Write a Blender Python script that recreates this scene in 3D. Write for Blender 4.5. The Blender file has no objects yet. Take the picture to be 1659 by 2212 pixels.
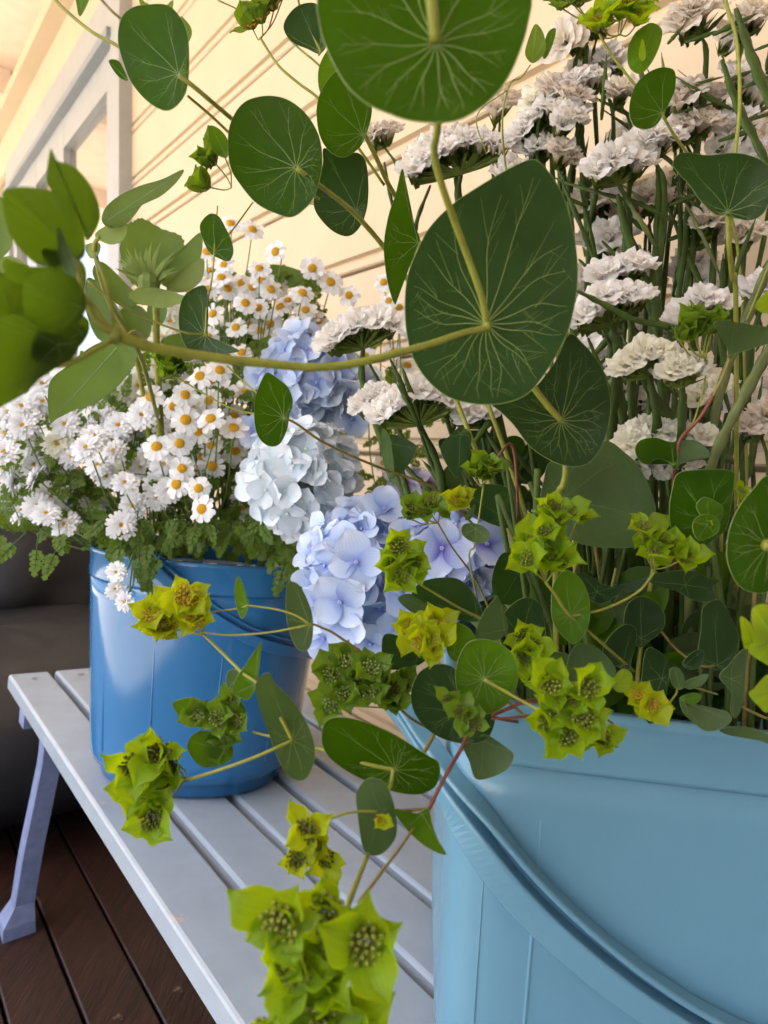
import bpy, math, random
from mathutils import Vector, Matrix, noise
random.seed(7)
R_ = random.Random(11)
scene = bpy.context.scene
col = scene.collection

# ------------------------------------------------------------------ camera
CAM = Vector((0, 0, 0.9))
PITCH, ROLL = -5.0, 2.0
FPX, CX, CY = 1480.0, 829.5, 1106.0            # focal length in units of a 1659 x 2212 picture
cam_rot = Matrix.Rotation(math.radians(90 + PITCH), 3, 'X') @ Matrix.Rotation(math.radians(ROLL), 3, 'Z')
cam_data = bpy.data.cameras.new('camera')
cam = bpy.data.objects.new('camera', cam_data)
col.objects.link(cam)
cam.matrix_world = Matrix.Translation(CAM) @ cam_rot.to_4x4()
cam_data.sensor_fit = 'VERTICAL'
cam_data.sensor_height = 36.0
cam_data.lens = FPX / 2212 * 36.0
cam_data.clip_start = 0.01
cam_data.clip_end = 500
cam_data.dof.use_dof = True
cam_data.dof.focus_distance = 0.52
cam_data.dof.aperture_fstop = 10.0
scene.camera = cam

# ------------------------------------------------------------------ light
SUN_EL, SUN_DIR = math.radians(66), Vector((-0.88, -0.47, 0))   # where the light comes from
SUN_DIR.normalize()
world = bpy.data.worlds.new('World')
scene.world = world
world.use_nodes = True
wn = world.node_tree.nodes
sky = wn.new('ShaderNodeTexSky')
sky.sky_type = 'NISHITA'
sky.sun_disc = False
sky.sun_elevation = SUN_EL
sky.sun_rotation = math.atan2(SUN_DIR.x, SUN_DIR.y)
sky.dust_density = 5.0
sky.ozone_density = 0.4
wn['Background'].inputs['Strength'].default_value = 0.15
world.node_tree.links.new(sky.outputs['Color'], wn['Background'].inputs['Color'])
sun_data = bpy.data.lights.new('sun', 'SUN')
sun_data.energy = 4.5
sun_data.angle = math.radians(1.0)
sun_data.color = (1.0, 0.94, 0.84)
sun = bpy.data.objects.new('sun', sun_data)
col.objects.link(sun)
sd = Vector((SUN_DIR.x * math.cos(SUN_EL), SUN_DIR.y * math.cos(SUN_EL), math.sin(SUN_EL)))
sun.rotation_euler = sd.to_track_quat('Z', 'Y').to_euler()
sun.location = (-3, -3, 4)
scene.view_settings.view_transform = 'Standard'
scene.view_settings.look = 'None'
scene.view_settings.exposure = 2.15
scene.view_settings.gamma = 1.0
scene.cycles.use_denoising = True
scene.cycles.use_adaptive_sampling = True
scene.cycles.adaptive_threshold = 0.025
scene.cycles.max_bounces = 5
scene.cycles.diffuse_bounces = 4
scene.cycles.glossy_bounces = 3
scene.cycles.transparent_max_bounces = 8
scene.cycles.sample_clamp_indirect = 6.0

# ------------------------------------------------------------------ helpers
def ray(px, py):
    return cam_rot @ Vector(((px - CX) / FPX, -(py - CY) / FPX, -1.0))
def P(px, py, d):                                   # the point seen at (px, py), d metres deep
    return CAM + ray(px, py) * d
def V(x, y, z):                                     # right, up, towards the viewer
    return cam_rot @ Vector((x, y, z))
AZ = math.radians(38)
U = Vector((-math.sin(AZ), math.cos(AZ), 0))         # along the bench and the wall, away
VV = Vector((math.cos(AZ), math.sin(AZ), 0))         # from the bench towards the wall
UP = Vector((0, 0, 1))
def UVZ(u, v, z):
    return U * u + VV * v + UP * z
def on_plane(px, py, p0, n):
    d = ray(px, py)
    return CAM + d * ((p0 - CAM).dot(n) / d.dot(n))

WM = {}
def mesh_of(name, verts, faces, m=None, smooth=True, uv=None):
    me = bpy.data.meshes.new(name)
    me.from_pydata([tuple(v) for v in verts], [], faces)
    if smooth:
        me.polygons.foreach_set('use_smooth', [True] * len(me.polygons))
    if uv is not None:
        lay = me.uv_layers.new(name='UVMap')
        for lp in me.loops:
            lay.data[lp.index].uv = uv[lp.vertex_index]
    if m is not None:
        for mm in (m if isinstance(m, (list, tuple)) else [m]):
            me.materials.append(mm)
    me.update()
    return me
def place(name, me, M=None, parent=None):
    o = bpy.data.objects.new(name, me)
    col.objects.link(o)
    M = M or Matrix.Identity(4)
    if parent is not None:
        o.parent = parent
        o.matrix_parent_inverse = WM[parent].inverted()
    o.matrix_basis = M
    WM[o] = M
    return o
def obj(name, verts, faces, m, parent=None, smooth=True, uv=None):
    return place(name, mesh_of(name, verts, faces, m, smooth, uv), None, parent)
def tag(o, label, cat, group=None):
    o['label'] = label
    o['category'] = cat
    if group:
        o['group'] = group
    return o
def thing(name, label, cat, loc, group=None):
    return tag(place(name, None, Matrix.Translation(loc)), label, cat, group)
def structure(o):
    o['kind'] = 'structure'
    return o
def frame(n, roll=0.0, up=None):                     # 4x4 rotation with local Z along n
    n = n.normalized()
    a = up if up is not None else Vector((0.13, 0.21, 0.97))
    x = a.cross(n)
    if x.length < 1e-4:
        x = Vector((1, 0, 0)).cross(n)
    x.normalize()
    y = n.cross(x)
    return Matrix((x, y, n)).transposed().to_4x4() @ Matrix.Rotation(roll, 4, 'Z')
def crom(pts, n, closed=False):
    out = []
    L = len(pts)
    segs = L if closed else L - 1
    for i in range(segs):
        if closed:
            a, b, c, d = pts[(i - 1) % L], pts[i], pts[(i + 1) % L], pts[(i + 2) % L]
        else:
            b, c = pts[i], pts[i + 1]
            a = pts[i - 1] if i else b * 2 - c
            d = pts[i + 2] if i + 2 < L else c * 2 - b
        for k in range(n):
            t = k / n
            out.append((b * 2 + (c - a) * t + (a * 2 - b * 5 + c * 4 - d) * t * t + (b * 3 - a - c * 3 + d) * t ** 3) * 0.5)
    if not closed:
        out.append(pts[-1].copy())
    return out
class MB:
    def __init__(s):
        s.v, s.f, s.uv = [], [], []
    def add(s, verts, faces, uv=None):
        o = len(s.v)
        s.v += list(verts)
        s.f += [tuple(i + o for i in f) for f in faces]
        s.uv += uv if uv is not None else [(0, 0)] * len(verts)
    def tube(s, pts, r0, r1=None, n=7, flat=1.0, fdir=None, cap=True):
        r1 = r0 if r1 is None else r1
        L = len(pts)
        vs, fs = [], []
        ref = fdir
        for i, p in enumerate(pts):
            t = (pts[min(i + 1, L - 1)] - pts[max(i - 1, 0)])
            if t.length < 1e-9:
                t = Vector((0, 0, 1))
            t.normalize()
            a = ref if ref is not None else (Vector((0, 0, 1)) if abs(t.z) < 0.9 else Vector((1, 0, 0)))
            x = (a - t * a.dot(t))
            if x.length < 1e-5:
                x = t.orthogonal()
            x.normalize()
            if fdir is None:
                ref = x
            y = t.cross(x)
            r = r0 + (r1 - r0) * i / max(1, L - 1)
            for k in range(n):
                ang = 2 * math.pi * k / n
                vs.append(p + x * (math.cos(ang) * r) + y * (math.sin(ang) * r * flat))
        for i in range(L - 1):
            for k in range(n):
                k2 = (k + 1) % n
                fs.append((i * n + k, i * n + k2, (i + 1) * n + k2, (i + 1) * n + k))
        if cap:
            fs.append(tuple(range(n))[::-1])
            fs.append(tuple(range((L - 1) * n, L * n)))
        s.add(vs, fs)
    def box(s, c, ax, ay, az, hx, hy, hz):
        vs = [c + ax * (hx * i) + ay * (hy * j) + az * (hz * k) for k in (-1, 1) for j in (-1, 1) for i in (-1, 1)]
        s.add(vs, [(0, 2, 3, 1), (4, 5, 7, 6), (0, 1, 5, 4), (2, 6, 7, 3), (0, 4, 6, 2), (1, 3, 7, 5)])
    def ball(s, c, r, nu=7, nv=4, ax=None, stretch=1.0):
        ax = (ax or Vector((0, 0, 1))).normalized()
        F = frame(ax).to_3x3()
        vs = [c + F @ Vector((0, 0, -r * stretch))]
        for j in range(1, nv):
            th = math.pi * j / nv
            for i in range(nu):
                ph = 2 * math.pi * i / nu
                vs.append(c + F @ Vector((r * math.sin(th) * math.cos(ph), r * math.sin(th) * math.sin(ph), -r * stretch * math.cos(th))))
        vs.append(c + F @ Vector((0, 0, r * stretch)))
        fs = []
        for i in range(nu):
            fs.append((0, 1 + (i + 1) % nu, 1 + i))
            for j in range(nv - 2):
                a = 1 + j * nu
                fs.append((a + i, a + (i + 1) % nu, a + nu + (i + 1) % nu, a + nu + i))
            a = 1 + (nv - 2) * nu
            fs.append((a + i, a + (i + 1) % nu, len(vs) - 1))
        s.add(vs, fs)
    def build(s, name, m, parent=None, smooth=True):
        return obj(name, s.v, s.f, m, parent, smooth, s.uv)
    def mesh(s, name, m, smooth=True):
        return mesh_of(name, s.v, s.f, m, smooth, s.uv)

# ------------------------------------------------------------------ materials
def new_mat(name):
    m = bpy.data.materials.new(name)
    m.use_nodes = True
    nt = m.node_tree
    return m, nt, nt.nodes['Principled BSDF'], nt.nodes['Material Output']
def nd(nt, kind, **kw):
    n = nt.nodes.new(kind)
    for k, v in kw.items():
        setattr(n, k, v)
    return n
def ramp(nt, src, stops):
    r = nd(nt, 'ShaderNodeValToRGB')
    el = r.color_ramp.elements
    while len(el) < len(stops):
        el.new(0.5)
    for e, (p, c) in zip(el, stops):
        e.position = p
        e.color = (*c, 1)
    nt.links.new(src, r.inputs['Fac'])
    return r.outputs['Color']
def mixc(nt, fac, a, b, mode='MIX'):
    n = nd(nt, 'ShaderNodeMix', data_type='RGBA', blend_type=mode)
    for sock, val in ((n.inputs['Factor'], fac), (n.inputs['A'], a), (n.inputs['B'], b)):
        if hasattr(val, 'is_output'):
            nt.links.new(val, sock)
        elif isinstance(val, (int, float)):
            sock.default_value = val
        else:
            sock.default_value = (*val, 1)
    return n.outputs['Result']
def noise_tex(nt, scale, detail=4, rough=0.55, coord='Object', stretch=None):
    tc = nd(nt, 'ShaderNodeTexCoord')
    n = nd(nt, 'ShaderNodeTexNoise')
    n.inputs['Scale'].default_value = scale
    n.inputs['Detail'].default_value = detail
    n.inputs['Roughness'].default_value = rough
    src = tc.outputs[coord]
    if stretch:
        mp = nd(nt, 'ShaderNodeMapping')
        mp.inputs['Rotation'].default_value = stretch[1]
        mp.inputs['Scale'].default_value = stretch[0]
        nt.links.new(src, mp.inputs['Vector'])
        src = mp.outputs['Vector']
    nt.links.new(src, n.inputs['Vector'])
    return n.outputs['Fac']
def bump(nt, b, height, strength, dist=0.001):
    n = nd(nt, 'ShaderNodeBump')
    n.inputs['Strength'].default_value = strength
    n.inputs['Distance'].default_value = dist
    nt.links.new(height, n.inputs['Height'])
    nt.links.new(n.outputs['Normal'], b.inputs['Normal'])
    return n
def mul(c, k):
    return tuple(min(1.0, x * k) for x in c)
def leaf_mat(name, c, trans=0.35, tcol=None, rough=0.5, spec=0.35, scale=60, var=0.3, backc=None):
    m, nt, b, out = new_mat(name)
    f = noise_tex(nt, scale, 2, 0.6)
    oi = nd(nt, 'ShaderNodeObjectInfo')
    base = ramp(nt, f, [(0.25, mul(c, 1 - var)), (0.55, c), (0.8, mul(c, 1 + var))])
    hs = nd(nt, 'ShaderNodeHueSaturation')
    mr = nd(nt, 'ShaderNodeMapRange')
    mr.inputs['To Min'].default_value = 0.78
    mr.inputs['To Max'].default_value = 1.22
    nt.links.new(oi.outputs['Random'], mr.inputs['Value'])
    nt.links.new(mr.outputs['Result'], hs.inputs['Value'])
    nt.links.new(base, hs.inputs['Color'])
    cc = hs.outputs['Color']
    if 'bract' in name and 'bupleurum' in name:
        uvn = nd(nt, 'ShaderNodeUVMap')
        sx = nd(nt, 'ShaderNodeSeparateXYZ')
        nt.links.new(uvn.outputs['UV'], sx.inputs[0])
        st = [(0.0, (1, 1, 1)), (0.05, (0, 0, 0))]
        for q in (0.22, 0.38, 0.5, 0.62, 0.78):
            st += [(q - 0.03, (0, 0, 0)), (q, (.5, .5, .5)), (q + 0.03, (0, 0, 0))]
        st += [(0.95, (0, 0, 0)), (1.0, (1, 1, 1))]
        cc = mixc(nt, ramp(nt, sx.outputs['X'], st), cc, mul(c, 1.9))
    if backc:
        g = nd(nt, 'ShaderNodeNewGeometry')
        cc = mixc(nt, g.outputs['Backfacing'], cc, backc)
    nt.links.new(cc, b.inputs['Base Color'])
    b.inputs['Roughness'].default_value = rough
    b.inputs['Specular IOR Level'].default_value = spec
    if name.startswith('bupleurum_leaf'):
        bump(nt, b, noise_tex(nt, 60, 3, .6), 0.55, 0.0025)
    t = nd(nt, 'ShaderNodeBsdfTranslucent')
    tc = tcol or (c[0] * 1.5, c[1] * 1.5, c[2] * 0.5)
    t.inputs['Color'].default_value = (*mul(tc, 1), 1)
    mx = nd(nt, 'ShaderNodeMixShader')
    mx.inputs['Fac'].default_value = trans
    nt.links.new(b.outputs[0], mx.inputs[1])
    nt.links.new(t.outputs[0], mx.inputs[2])
    nt.links.new(mx.outputs[0], out.inputs['Surface'])
    return m
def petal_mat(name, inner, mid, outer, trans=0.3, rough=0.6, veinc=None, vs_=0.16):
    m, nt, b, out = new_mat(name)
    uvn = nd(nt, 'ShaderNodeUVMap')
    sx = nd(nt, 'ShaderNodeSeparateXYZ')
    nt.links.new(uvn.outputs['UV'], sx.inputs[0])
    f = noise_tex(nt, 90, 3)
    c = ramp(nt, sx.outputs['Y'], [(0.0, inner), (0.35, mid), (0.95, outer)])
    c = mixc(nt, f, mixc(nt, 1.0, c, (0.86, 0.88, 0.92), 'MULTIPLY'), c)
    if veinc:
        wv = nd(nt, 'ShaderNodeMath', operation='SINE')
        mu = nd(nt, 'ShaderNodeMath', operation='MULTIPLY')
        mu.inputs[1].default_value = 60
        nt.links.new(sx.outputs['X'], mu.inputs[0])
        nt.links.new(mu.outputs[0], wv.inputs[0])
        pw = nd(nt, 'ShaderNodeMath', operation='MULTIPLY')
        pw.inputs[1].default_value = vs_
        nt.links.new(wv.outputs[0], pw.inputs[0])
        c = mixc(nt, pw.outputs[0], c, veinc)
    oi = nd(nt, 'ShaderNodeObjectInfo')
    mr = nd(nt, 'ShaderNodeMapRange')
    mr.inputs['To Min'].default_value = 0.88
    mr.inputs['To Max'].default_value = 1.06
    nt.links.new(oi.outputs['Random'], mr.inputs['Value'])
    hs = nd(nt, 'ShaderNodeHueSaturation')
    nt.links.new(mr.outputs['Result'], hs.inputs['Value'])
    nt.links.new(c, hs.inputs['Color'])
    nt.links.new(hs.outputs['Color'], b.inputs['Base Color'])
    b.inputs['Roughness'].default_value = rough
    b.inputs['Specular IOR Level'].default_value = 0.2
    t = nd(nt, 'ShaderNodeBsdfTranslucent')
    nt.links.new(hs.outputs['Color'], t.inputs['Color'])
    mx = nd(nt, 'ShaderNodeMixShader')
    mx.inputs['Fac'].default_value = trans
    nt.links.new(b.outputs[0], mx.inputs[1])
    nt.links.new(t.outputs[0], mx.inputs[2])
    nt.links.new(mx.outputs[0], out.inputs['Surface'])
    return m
def plain(name, c, rough=0.6, spec=0.4, scale=40, var=0.15, bstr=0.2, bdist=0.001, stretch=None, metal=0.0, coord='Object', wear=None):
    m, nt, b, out = new_mat(name)
    f = noise_tex(nt, scale, 3, 0.6, coord, stretch)
    cc = ramp(nt, f, [(0.3, mul(c, 1 - var)), (0.7, mul(c, 1 + var))])
    if wear:
        f3 = noise_tex(nt, wear[1], 4, 0.7)
        msk = ramp(nt, f3, [(wear[2], (0, 0, 0)), (wear[2] + 0.03, (1, 1, 1))])
        cc = mixc(nt, msk, cc, wear[0])
    nt.links.new(cc, b.inputs['Base Color'])
    b.inputs['Roughness'].default_value = rough
    b.inputs['Specular IOR Level'].default_value = spec
    b.inputs['Metallic'].default_value = metal
    if bstr:
        bump(nt, b, noise_tex(nt, scale * 2.5, 2, 0.6, coord, stretch), bstr, bdist)
    return m
def plastic(name, c, rough):
    m, nt, b, out = new_mat(name)
    f = noise_tex(nt, 9, 4)
    cc = ramp(nt, f, [(0.3, mul(c, 0.97)), (0.7, mul(c, 1.03))])
    nt.links.new(cc, b.inputs['Base Color'])
    r = ramp(nt, noise_tex(nt, 18, 3, .6), [(0.3, (rough,) * 3), (0.75, (rough * 1.12,) * 3)])
    nt.links.new(r, b.inputs['Roughness'])
    b.inputs['Specular IOR Level'].default_value = 0.5
    b.inputs['Subsurface Weight'].default_value = 0.0
    bump(nt, b, noise_tex(nt, 500, 1), 0.04, 0.0004)
    return m

M = {}
M['boards'] = plain('cream_board_paint', (0.51, 0.40, 0.268), 0.55, 0.3, 6, 0.04, 0.12, 0.002)
M['ceiling'] = plain('peach_ceiling_paint', (0.84, 0.68, 0.52), 0.7, 0.2, 12, 0.05, 0.3, 0.002)
M['joist'] = plain('joist_paint', (0.74, 0.58, 0.46), 0.6, 0.2, 12, 0.06)
M['frame'] = plain('window_frame_paint', (0.32, 0.32, 0.31), 0.45, 0.4, 14, 0.05)
M['frame_dark'] = plain('window_drip_paint', (0.22, 0.235, 0.25), 0.5, 0.4, 14, 0.05)
m, nt, b, out = new_mat('window_glass')
b.inputs['Base Color'].default_value = (0.10, 0.085, 0.075, 1)
b.inputs['Roughness'].default_value = 0.03
b.inputs['Specular IOR Level'].default_value = 1.0
b.inputs['Coat Weight'].default_value = 1.0
b.inputs['Coat Roughness'].default_value = 0.02
b.inputs['Coat IOR'].default_value = 2.2
M['glass'] = m
M['slat'] = plain('bench_slat_paint', (0.26, 0.31, 0.37), 0.26, 0.45, 16, 0.07, 0.25, 0.001, ((1, 1, 1), (0, 0, 0)), wear=((0.42, 0.33, 0.26), 26, 0.645))
M['leg'] = plain('bench_leg_paint', (0.14, 0.175, 0.31), 0.55, 0.35, 60, 0.16, 0.5, 0.001)
M['screw'] = plain('screw_steel', (0.25, 0.24, 0.23), 0.5, 0.5, 50, 0.2, metal=0.6)
M['bag'] = plain('dark_fabric', (0.010, 0.0105, 0.0135), 0.5, 0.4, 40, 0.25, 0.35, 0.002)
M['deck'] = plain('deck_plank_stain', (0.019, 0.0075, 0.005), 0.45, 0.4, 14, 0.6, 0.8, 0.002, ((6, 0.7, 1), (0, 0, -AZ)), coord='Object', wear=((0.12, 0.085, 0.06), 30, 0.66))
M['ground'] = plain('garden_ground', (0.50, 0.47, 0.41), 0.9, 0.1, 3, 0.12)
M['bucket_blue'] = plastic('blue_bucket_plastic', (0.021, 0.125, 0.295), 0.10)
M['bucket_pale'] = plastic('pale_bucket_plastic', (0.098, 0.228, 0.325), 0.24)
M['inner'] = plain('bucket_water', (0.02, 0.03, 0.03), 0.1, 0.5)
M['bl'] = leaf_mat('bupleurum_leaf', (0.014, 0.048, 0.0012), 0.45, (0.085, 0.20, 0.001), 0.36, 0.10, 22, 0.45)
M['bl_pale'] = leaf_mat('bupleurum_leaf_glaucous', (0.052, 0.088, 0.028), 0.26, (0.10, 0.19, 0.02), 0.5, 0.25, 24, 0.35)
M['bl_dark'] = leaf_mat('bupleurum_leaf_bluegreen', (0.015, 0.036, 0.009), 0.26, (0.05, 0.13, 0.003), 0.38, 0.20, 20, 0.4)
M['bl_bright'] = leaf_mat('bupleurum_leaf_fresh', (0.044, 0.110, 0.003), 0.42, (0.17, 0.33, 0.003), 0.42, 0.14, 24, 0.4)
M['bl_front'] = leaf_mat('bupleurum_bract_leafy', (0.024, 0.052, 0.002), 0.36, (0.11, 0.18, 0.003), 0.45, 0.2, 30, 0.5)
M['vein'] = plain('leaf_vein', (0.17, 0.235, 0.06), 0.5, 0.3, 100, 0.1, 0)
M['vein_soft'] = plain('leaf_vein_soft', (0.10, 0.165, 0.05), 0.5, 0.3, 100, 0.1, 0)
M['margin'] = plain('leaf_margin', (0.30, 0.34, 0.13), 0.5, 0.3, 100, 0.1, 0)
M['bst'] = plain('bupleurum_stem_green', (0.19, 0.20, 0.025), 0.5, 0.35, 120, 0.2, 0.2, 0.0005)
M['bst_olive'] = plain('bupleurum_stem_olive', (0.16, 0.125, 0.03), 0.5, 0.35, 120, 0.25, 0.2, 0.0005)
M['bst_red'] = plain('bupleurum_stem_red', (0.14, 0.04, 0.022), 0.5, 0.35, 120, 0.25, 0.2, 0.0005)
M['bract'] = leaf_mat('bupleurum_bract', (0.135, 0.225, 0.004), 0.52, (0.46, 0.60, 0.004), 0.5, 0.3, 80, 0.2)
M['bract_y'] = leaf_mat('bupleurum_bract_yellow', (0.22, 0.27, 0.004), 0.5, (0.56, 0.62, 0.004), 0.5, 0.3, 80, 0.18)
M['bract_g'] = leaf_mat('bupleurum_bract_green', (0.085, 0.15, 0.010), 0.42, (0.23, 0.36, 0.01), 0.5, 0.3, 80, 0.2)
M['bud'] = plain('bupleurum_bud', (0.16, 0.18, 0.025), 0.6, 0.25, 300, 0.4, 0.3, 0.0006)
M['bud_y'] = plain('bupleurum_bud_yellow', (0.36, 0.24, 0.015), 0.6, 0.25, 300, 0.4, 0.3, 0.0006)
M['bud_d'] = plain('bupleurum_bud_dark', (0.085, 0.085, 0.016), 0.6, 0.25, 300, 0.5, 0.3, 0.0006)
M['bud_g'] = plain('bupleurum_bud_green', (0.20, 0.25, 0.06), 0.6, 0.25, 300, 0.3, 0.3, 0.0006)
M['wp'] = petal_mat('daisy_petal', (0.80, 0.80, 0.72), (0.84, 0.84, 0.83), (0.86, 0.86, 0.87), 0.3)
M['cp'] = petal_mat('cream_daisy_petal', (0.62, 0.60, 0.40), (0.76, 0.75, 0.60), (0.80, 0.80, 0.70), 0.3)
m, nt, b, out = new_mat('daisy_disc')
f = noise_tex(nt, 500, 2)
nt.links.new(ramp(nt, f, [(0.3, (0.70, 0.32, 0.003)), (0.65, (0.92, 0.55, 0.02))]), b.inputs['Base Color'])
b.inputs['Roughness'].default_value = 0.75
bump(nt, b, noise_tex(nt, 900, 2), 1.0, 0.0012)
M['disc'] = m
M['fol'] = leaf_mat('feverfew_leaf', (0.075, 0.135, 0.010), 0.38, (0.26, 0.38, 0.01), 0.55, 0.3, 40, 0.35)
M['fol_stem'] = plain('feverfew_stem', (0.12, 0.18, 0.05), 0.6, 0.3, 90, 0.2)
M['hb'] = petal_mat('hydrangea_blue_petal', (0.20, 0.28, 0.66), (0.48, 0.60, 0.84), (0.70, 0.78, 0.90), 0.36, 0.6, (0.42, 0.50, 0.80), 0.3)
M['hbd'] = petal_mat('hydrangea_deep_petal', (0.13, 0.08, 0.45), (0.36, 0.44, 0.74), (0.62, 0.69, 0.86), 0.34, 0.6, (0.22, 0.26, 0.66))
M['hw'] = petal_mat('hydrangea_white_petal', (0.58, 0.70, 0.72), (0.70, 0.79, 0.86), (0.80, 0.85, 0.90), 0.34, 0.6, (0.62, 0.72, 0.80), 0.3)
M['hm'] = petal_mat('hydrangea_mauve_petal', (0.36, 0.30, 0.45), (0.50, 0.46, 0.58), (0.62, 0.60, 0.70), 0.34, 0.6)
M['hc'] = plain('hydrangea_floret_eye', (0.30, 0.34, 0.62), 0.6, 0.3, 200, 0.2)
M['hcw'] = plain('hydrangea_floret_eye_pale', (0.55, 0.62, 0.55), 0.6, 0.3, 200, 0.2)
M['hcore'] = plain('hydrangea_pedicel', (0.16, 0.24, 0.16), 0.7, 0.2, 60, 0.4)
M['sw'] = petal_mat('statice_white_calyx', (0.76, 0.68, 0.52), (0.93, 0.88, 0.79), (0.95, 0.92, 0.87), 0.5, 0.7, (0.74, 0.66, 0.60), 0.38)
M['sy'] = petal_mat('statice_cream_calyx', (0.62, 0.55, 0.30), (0.86, 0.82, 0.62), (0.90, 0.87, 0.74), 0.5, 0.7, (0.70, 0.62, 0.45), 0.38)
M['sbg'] = petal_mat('statice_fading_calyx', (0.34, 0.21, 0.13), (0.80, 0.69, 0.54), (0.90, 0.83, 0.72), 0.5, 0.7, (0.48, 0.36, 0.26), 0.38)
M['sg'] = leaf_mat('statice_stem', (0.045, 0.080, 0.010), 0.12, None, 0.6, 0.3, 70, 0.35)
M['sg_l'] = leaf_mat('statice_stem_pale', (0.12, 0.145, 0.05), 0.1, None, 0.6, 0.3, 70, 0.35)
M['sb'] = leaf_mat('statice_bract', (0.105, 0.15, 0.024), 0.25, None, 0.65, 0.2, 120, 0.45)
M['sun'] = leaf_mat('sunflower_leaf', (0.062, 0.115, 0.016), 0.38, (0.19, 0.29, 0.015), 0.6, 0.3, 45, 0.25)
M['sunp'] = leaf_mat('sunflower_leaf_pale', (0.14, 0.19, 0.05), 0.36, (0.26, 0.34, 0.05), 0.65, 0.25, 45, 0.2)

# ================================================================== THE SETTING
def quad_sheet(name, cs, m):
    return structure(obj(name, cs, [(0, 1, 2, 3)], m, None, False))
quad_sheet('ground', [Vector((-200, -200, -0.25)), Vector((200, -200, -0.25)), Vector((200, 200, -0.25)), Vector((-200, 200, -0.25))], M['ground'])

# deck of narrow boards running along the house
deck = structure(place('deck_floor', None, Matrix.Translation(UVZ(1, 0, 0))))
mb = MB()
mb.box(UVZ(2.2, -0.2, -0.12), U, VV, UP, 4.2, 1.2, 0.06)
mb.build('deck_joist_bed', M['bag'], deck, False)
v = -1.35
plank_mesh = None
while v < 0.84:
    w = 0.0915
    if plank_mesh is None:
        mb = MB()
        hx, hy, c = 4.2, w / 2, 0.002
        pr = [(-hy, -0.05), (-hy, -c), (-hy + c, 0), (hy - c, 0), (hy, -c), (hy, -0.05)]
        vs = [U * sx * hx + VV * a + UP * z for sx in (-1, 1) for a, z in pr]
        n = len(pr)
        mb.add(vs, [(i, (i + 1) % n, n + (i + 1) % n, n + i) for i in range(n)] + [tuple(range(n))[::-1], tuple(range(n, 2 * n))])
        plank_mesh = mb.mesh('plank', M['deck'], False)
    vc = 0.266 + 0.0485 + 0.097 * round((v - 0.3145) / 0.097)
    place('plank', plank_mesh, Matrix.Translation(UVZ(2.2, vc, random.uniform(-0.0012, 0.0012))), deck)
    v += 0.097

# house wall of cream weatherboards with a rebate line
WV = 0.85
wall = thing('house_wall', 'cream weatherboard house wall behind the flowers', 'wall', UVZ(2, WV, 0))
mb = MB()
mb.box(UVZ(3.35, WV + 0.09, 1.5), U, VV, UP, 4.2, 0.05, 1.6)
mb.build('wall_core', M['boards'], wall, False)
def board_mesh(u0, u1):
    mb = MB()
    hh, g = 0.095, 0.0036
    pr = [(0.04, -hh + g), (0.004, -hh + g), (0.0, -hh + g + 0.003), (0.0, -hh + 0.020), (0.011, -hh + 0.022), (0.012, -hh + 0.031), (0.0, -hh + 0.034), (0.0, hh - g - 0.002), (0.004, hh - g), (0.04, hh - g)]
    vs = [U * uu + VV * a + UP * z for uu in (u0, u1) for a, z in pr]
    n = len(pr)
    mb.add(vs, [(i, n + i, n + (i + 1) % n, (i + 1) % n) for i in range(n)] + [tuple(range(n)), tuple(range(n, 2 * n))[::-1]])
    return mb.mesh('weatherboard', M['boards'], False)
bm_full, bm_right = board_mesh(-0.8, 7.5), board_mesh(-0.8, 2.70)
zc = 2.035 - 0.095 + 0.19 * 4
while zc > 0.05:
    inwin = 0.95 < zc < 2.62
    place('weatherboard', bm_right if inwin else bm_full, Matrix.Translation(UVZ(0, WV, zc)), wall)
    zc -= 0.19
# frieze board and cove under the ceiling
mb = MB()
mb.box(UVZ(2.2, WV - 0.012, 2.70), U, VV, UP, 5.3, 0.014, 0.112)
mb.build('frieze_board', M['boards'], wall, False)
mb = MB()
mb.box(UVZ(2.2, WV - 0.05, 2.845), U, VV, UP, 5.3, 0.05, 0.03)
mb.build('cornice', M['boards'], wall, False)

# plain end wall added out of view to cut light from behind the camera
rw = structure(place('wall', None, Matrix.Translation(UVZ(-1.0, -.3, 0))))
mb = MB()
mb.box(UVZ(-1.06, -.33, 1.5), U, VV, UP, .05, 1.17, 1.52)
mb.build('wall_core', M['frame'], rw, False)

# verandah ceiling with joists
ceil = structure(obj('ceiling', [UVZ(a, b_, c) for c in (3.02, 3.06) for a, b_ in ((-2.2, -1.5), (8.0, -1.5), (8.0, 0.9), (-2.2, 0.9))],
    [(0, 3, 2, 1), (4, 5, 6, 7), (0, 1, 5, 4), (1, 2, 6, 5), (2, 3, 7, 6), (3, 0, 4, 7)], M['ceiling'], None, False))
mb = MB()
mb.box(Vector((0, 0, 0)), U, VV, UP, 0.045, 1.15, 0.07)
jm = mb.mesh('joist', M['joist'], False)
for k in range(6):
    place('joist', jm, Matrix.Translation(UVZ(4.70 - 1.6 * k + 1.6, -0.36, 2.949)), ceil)

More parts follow.
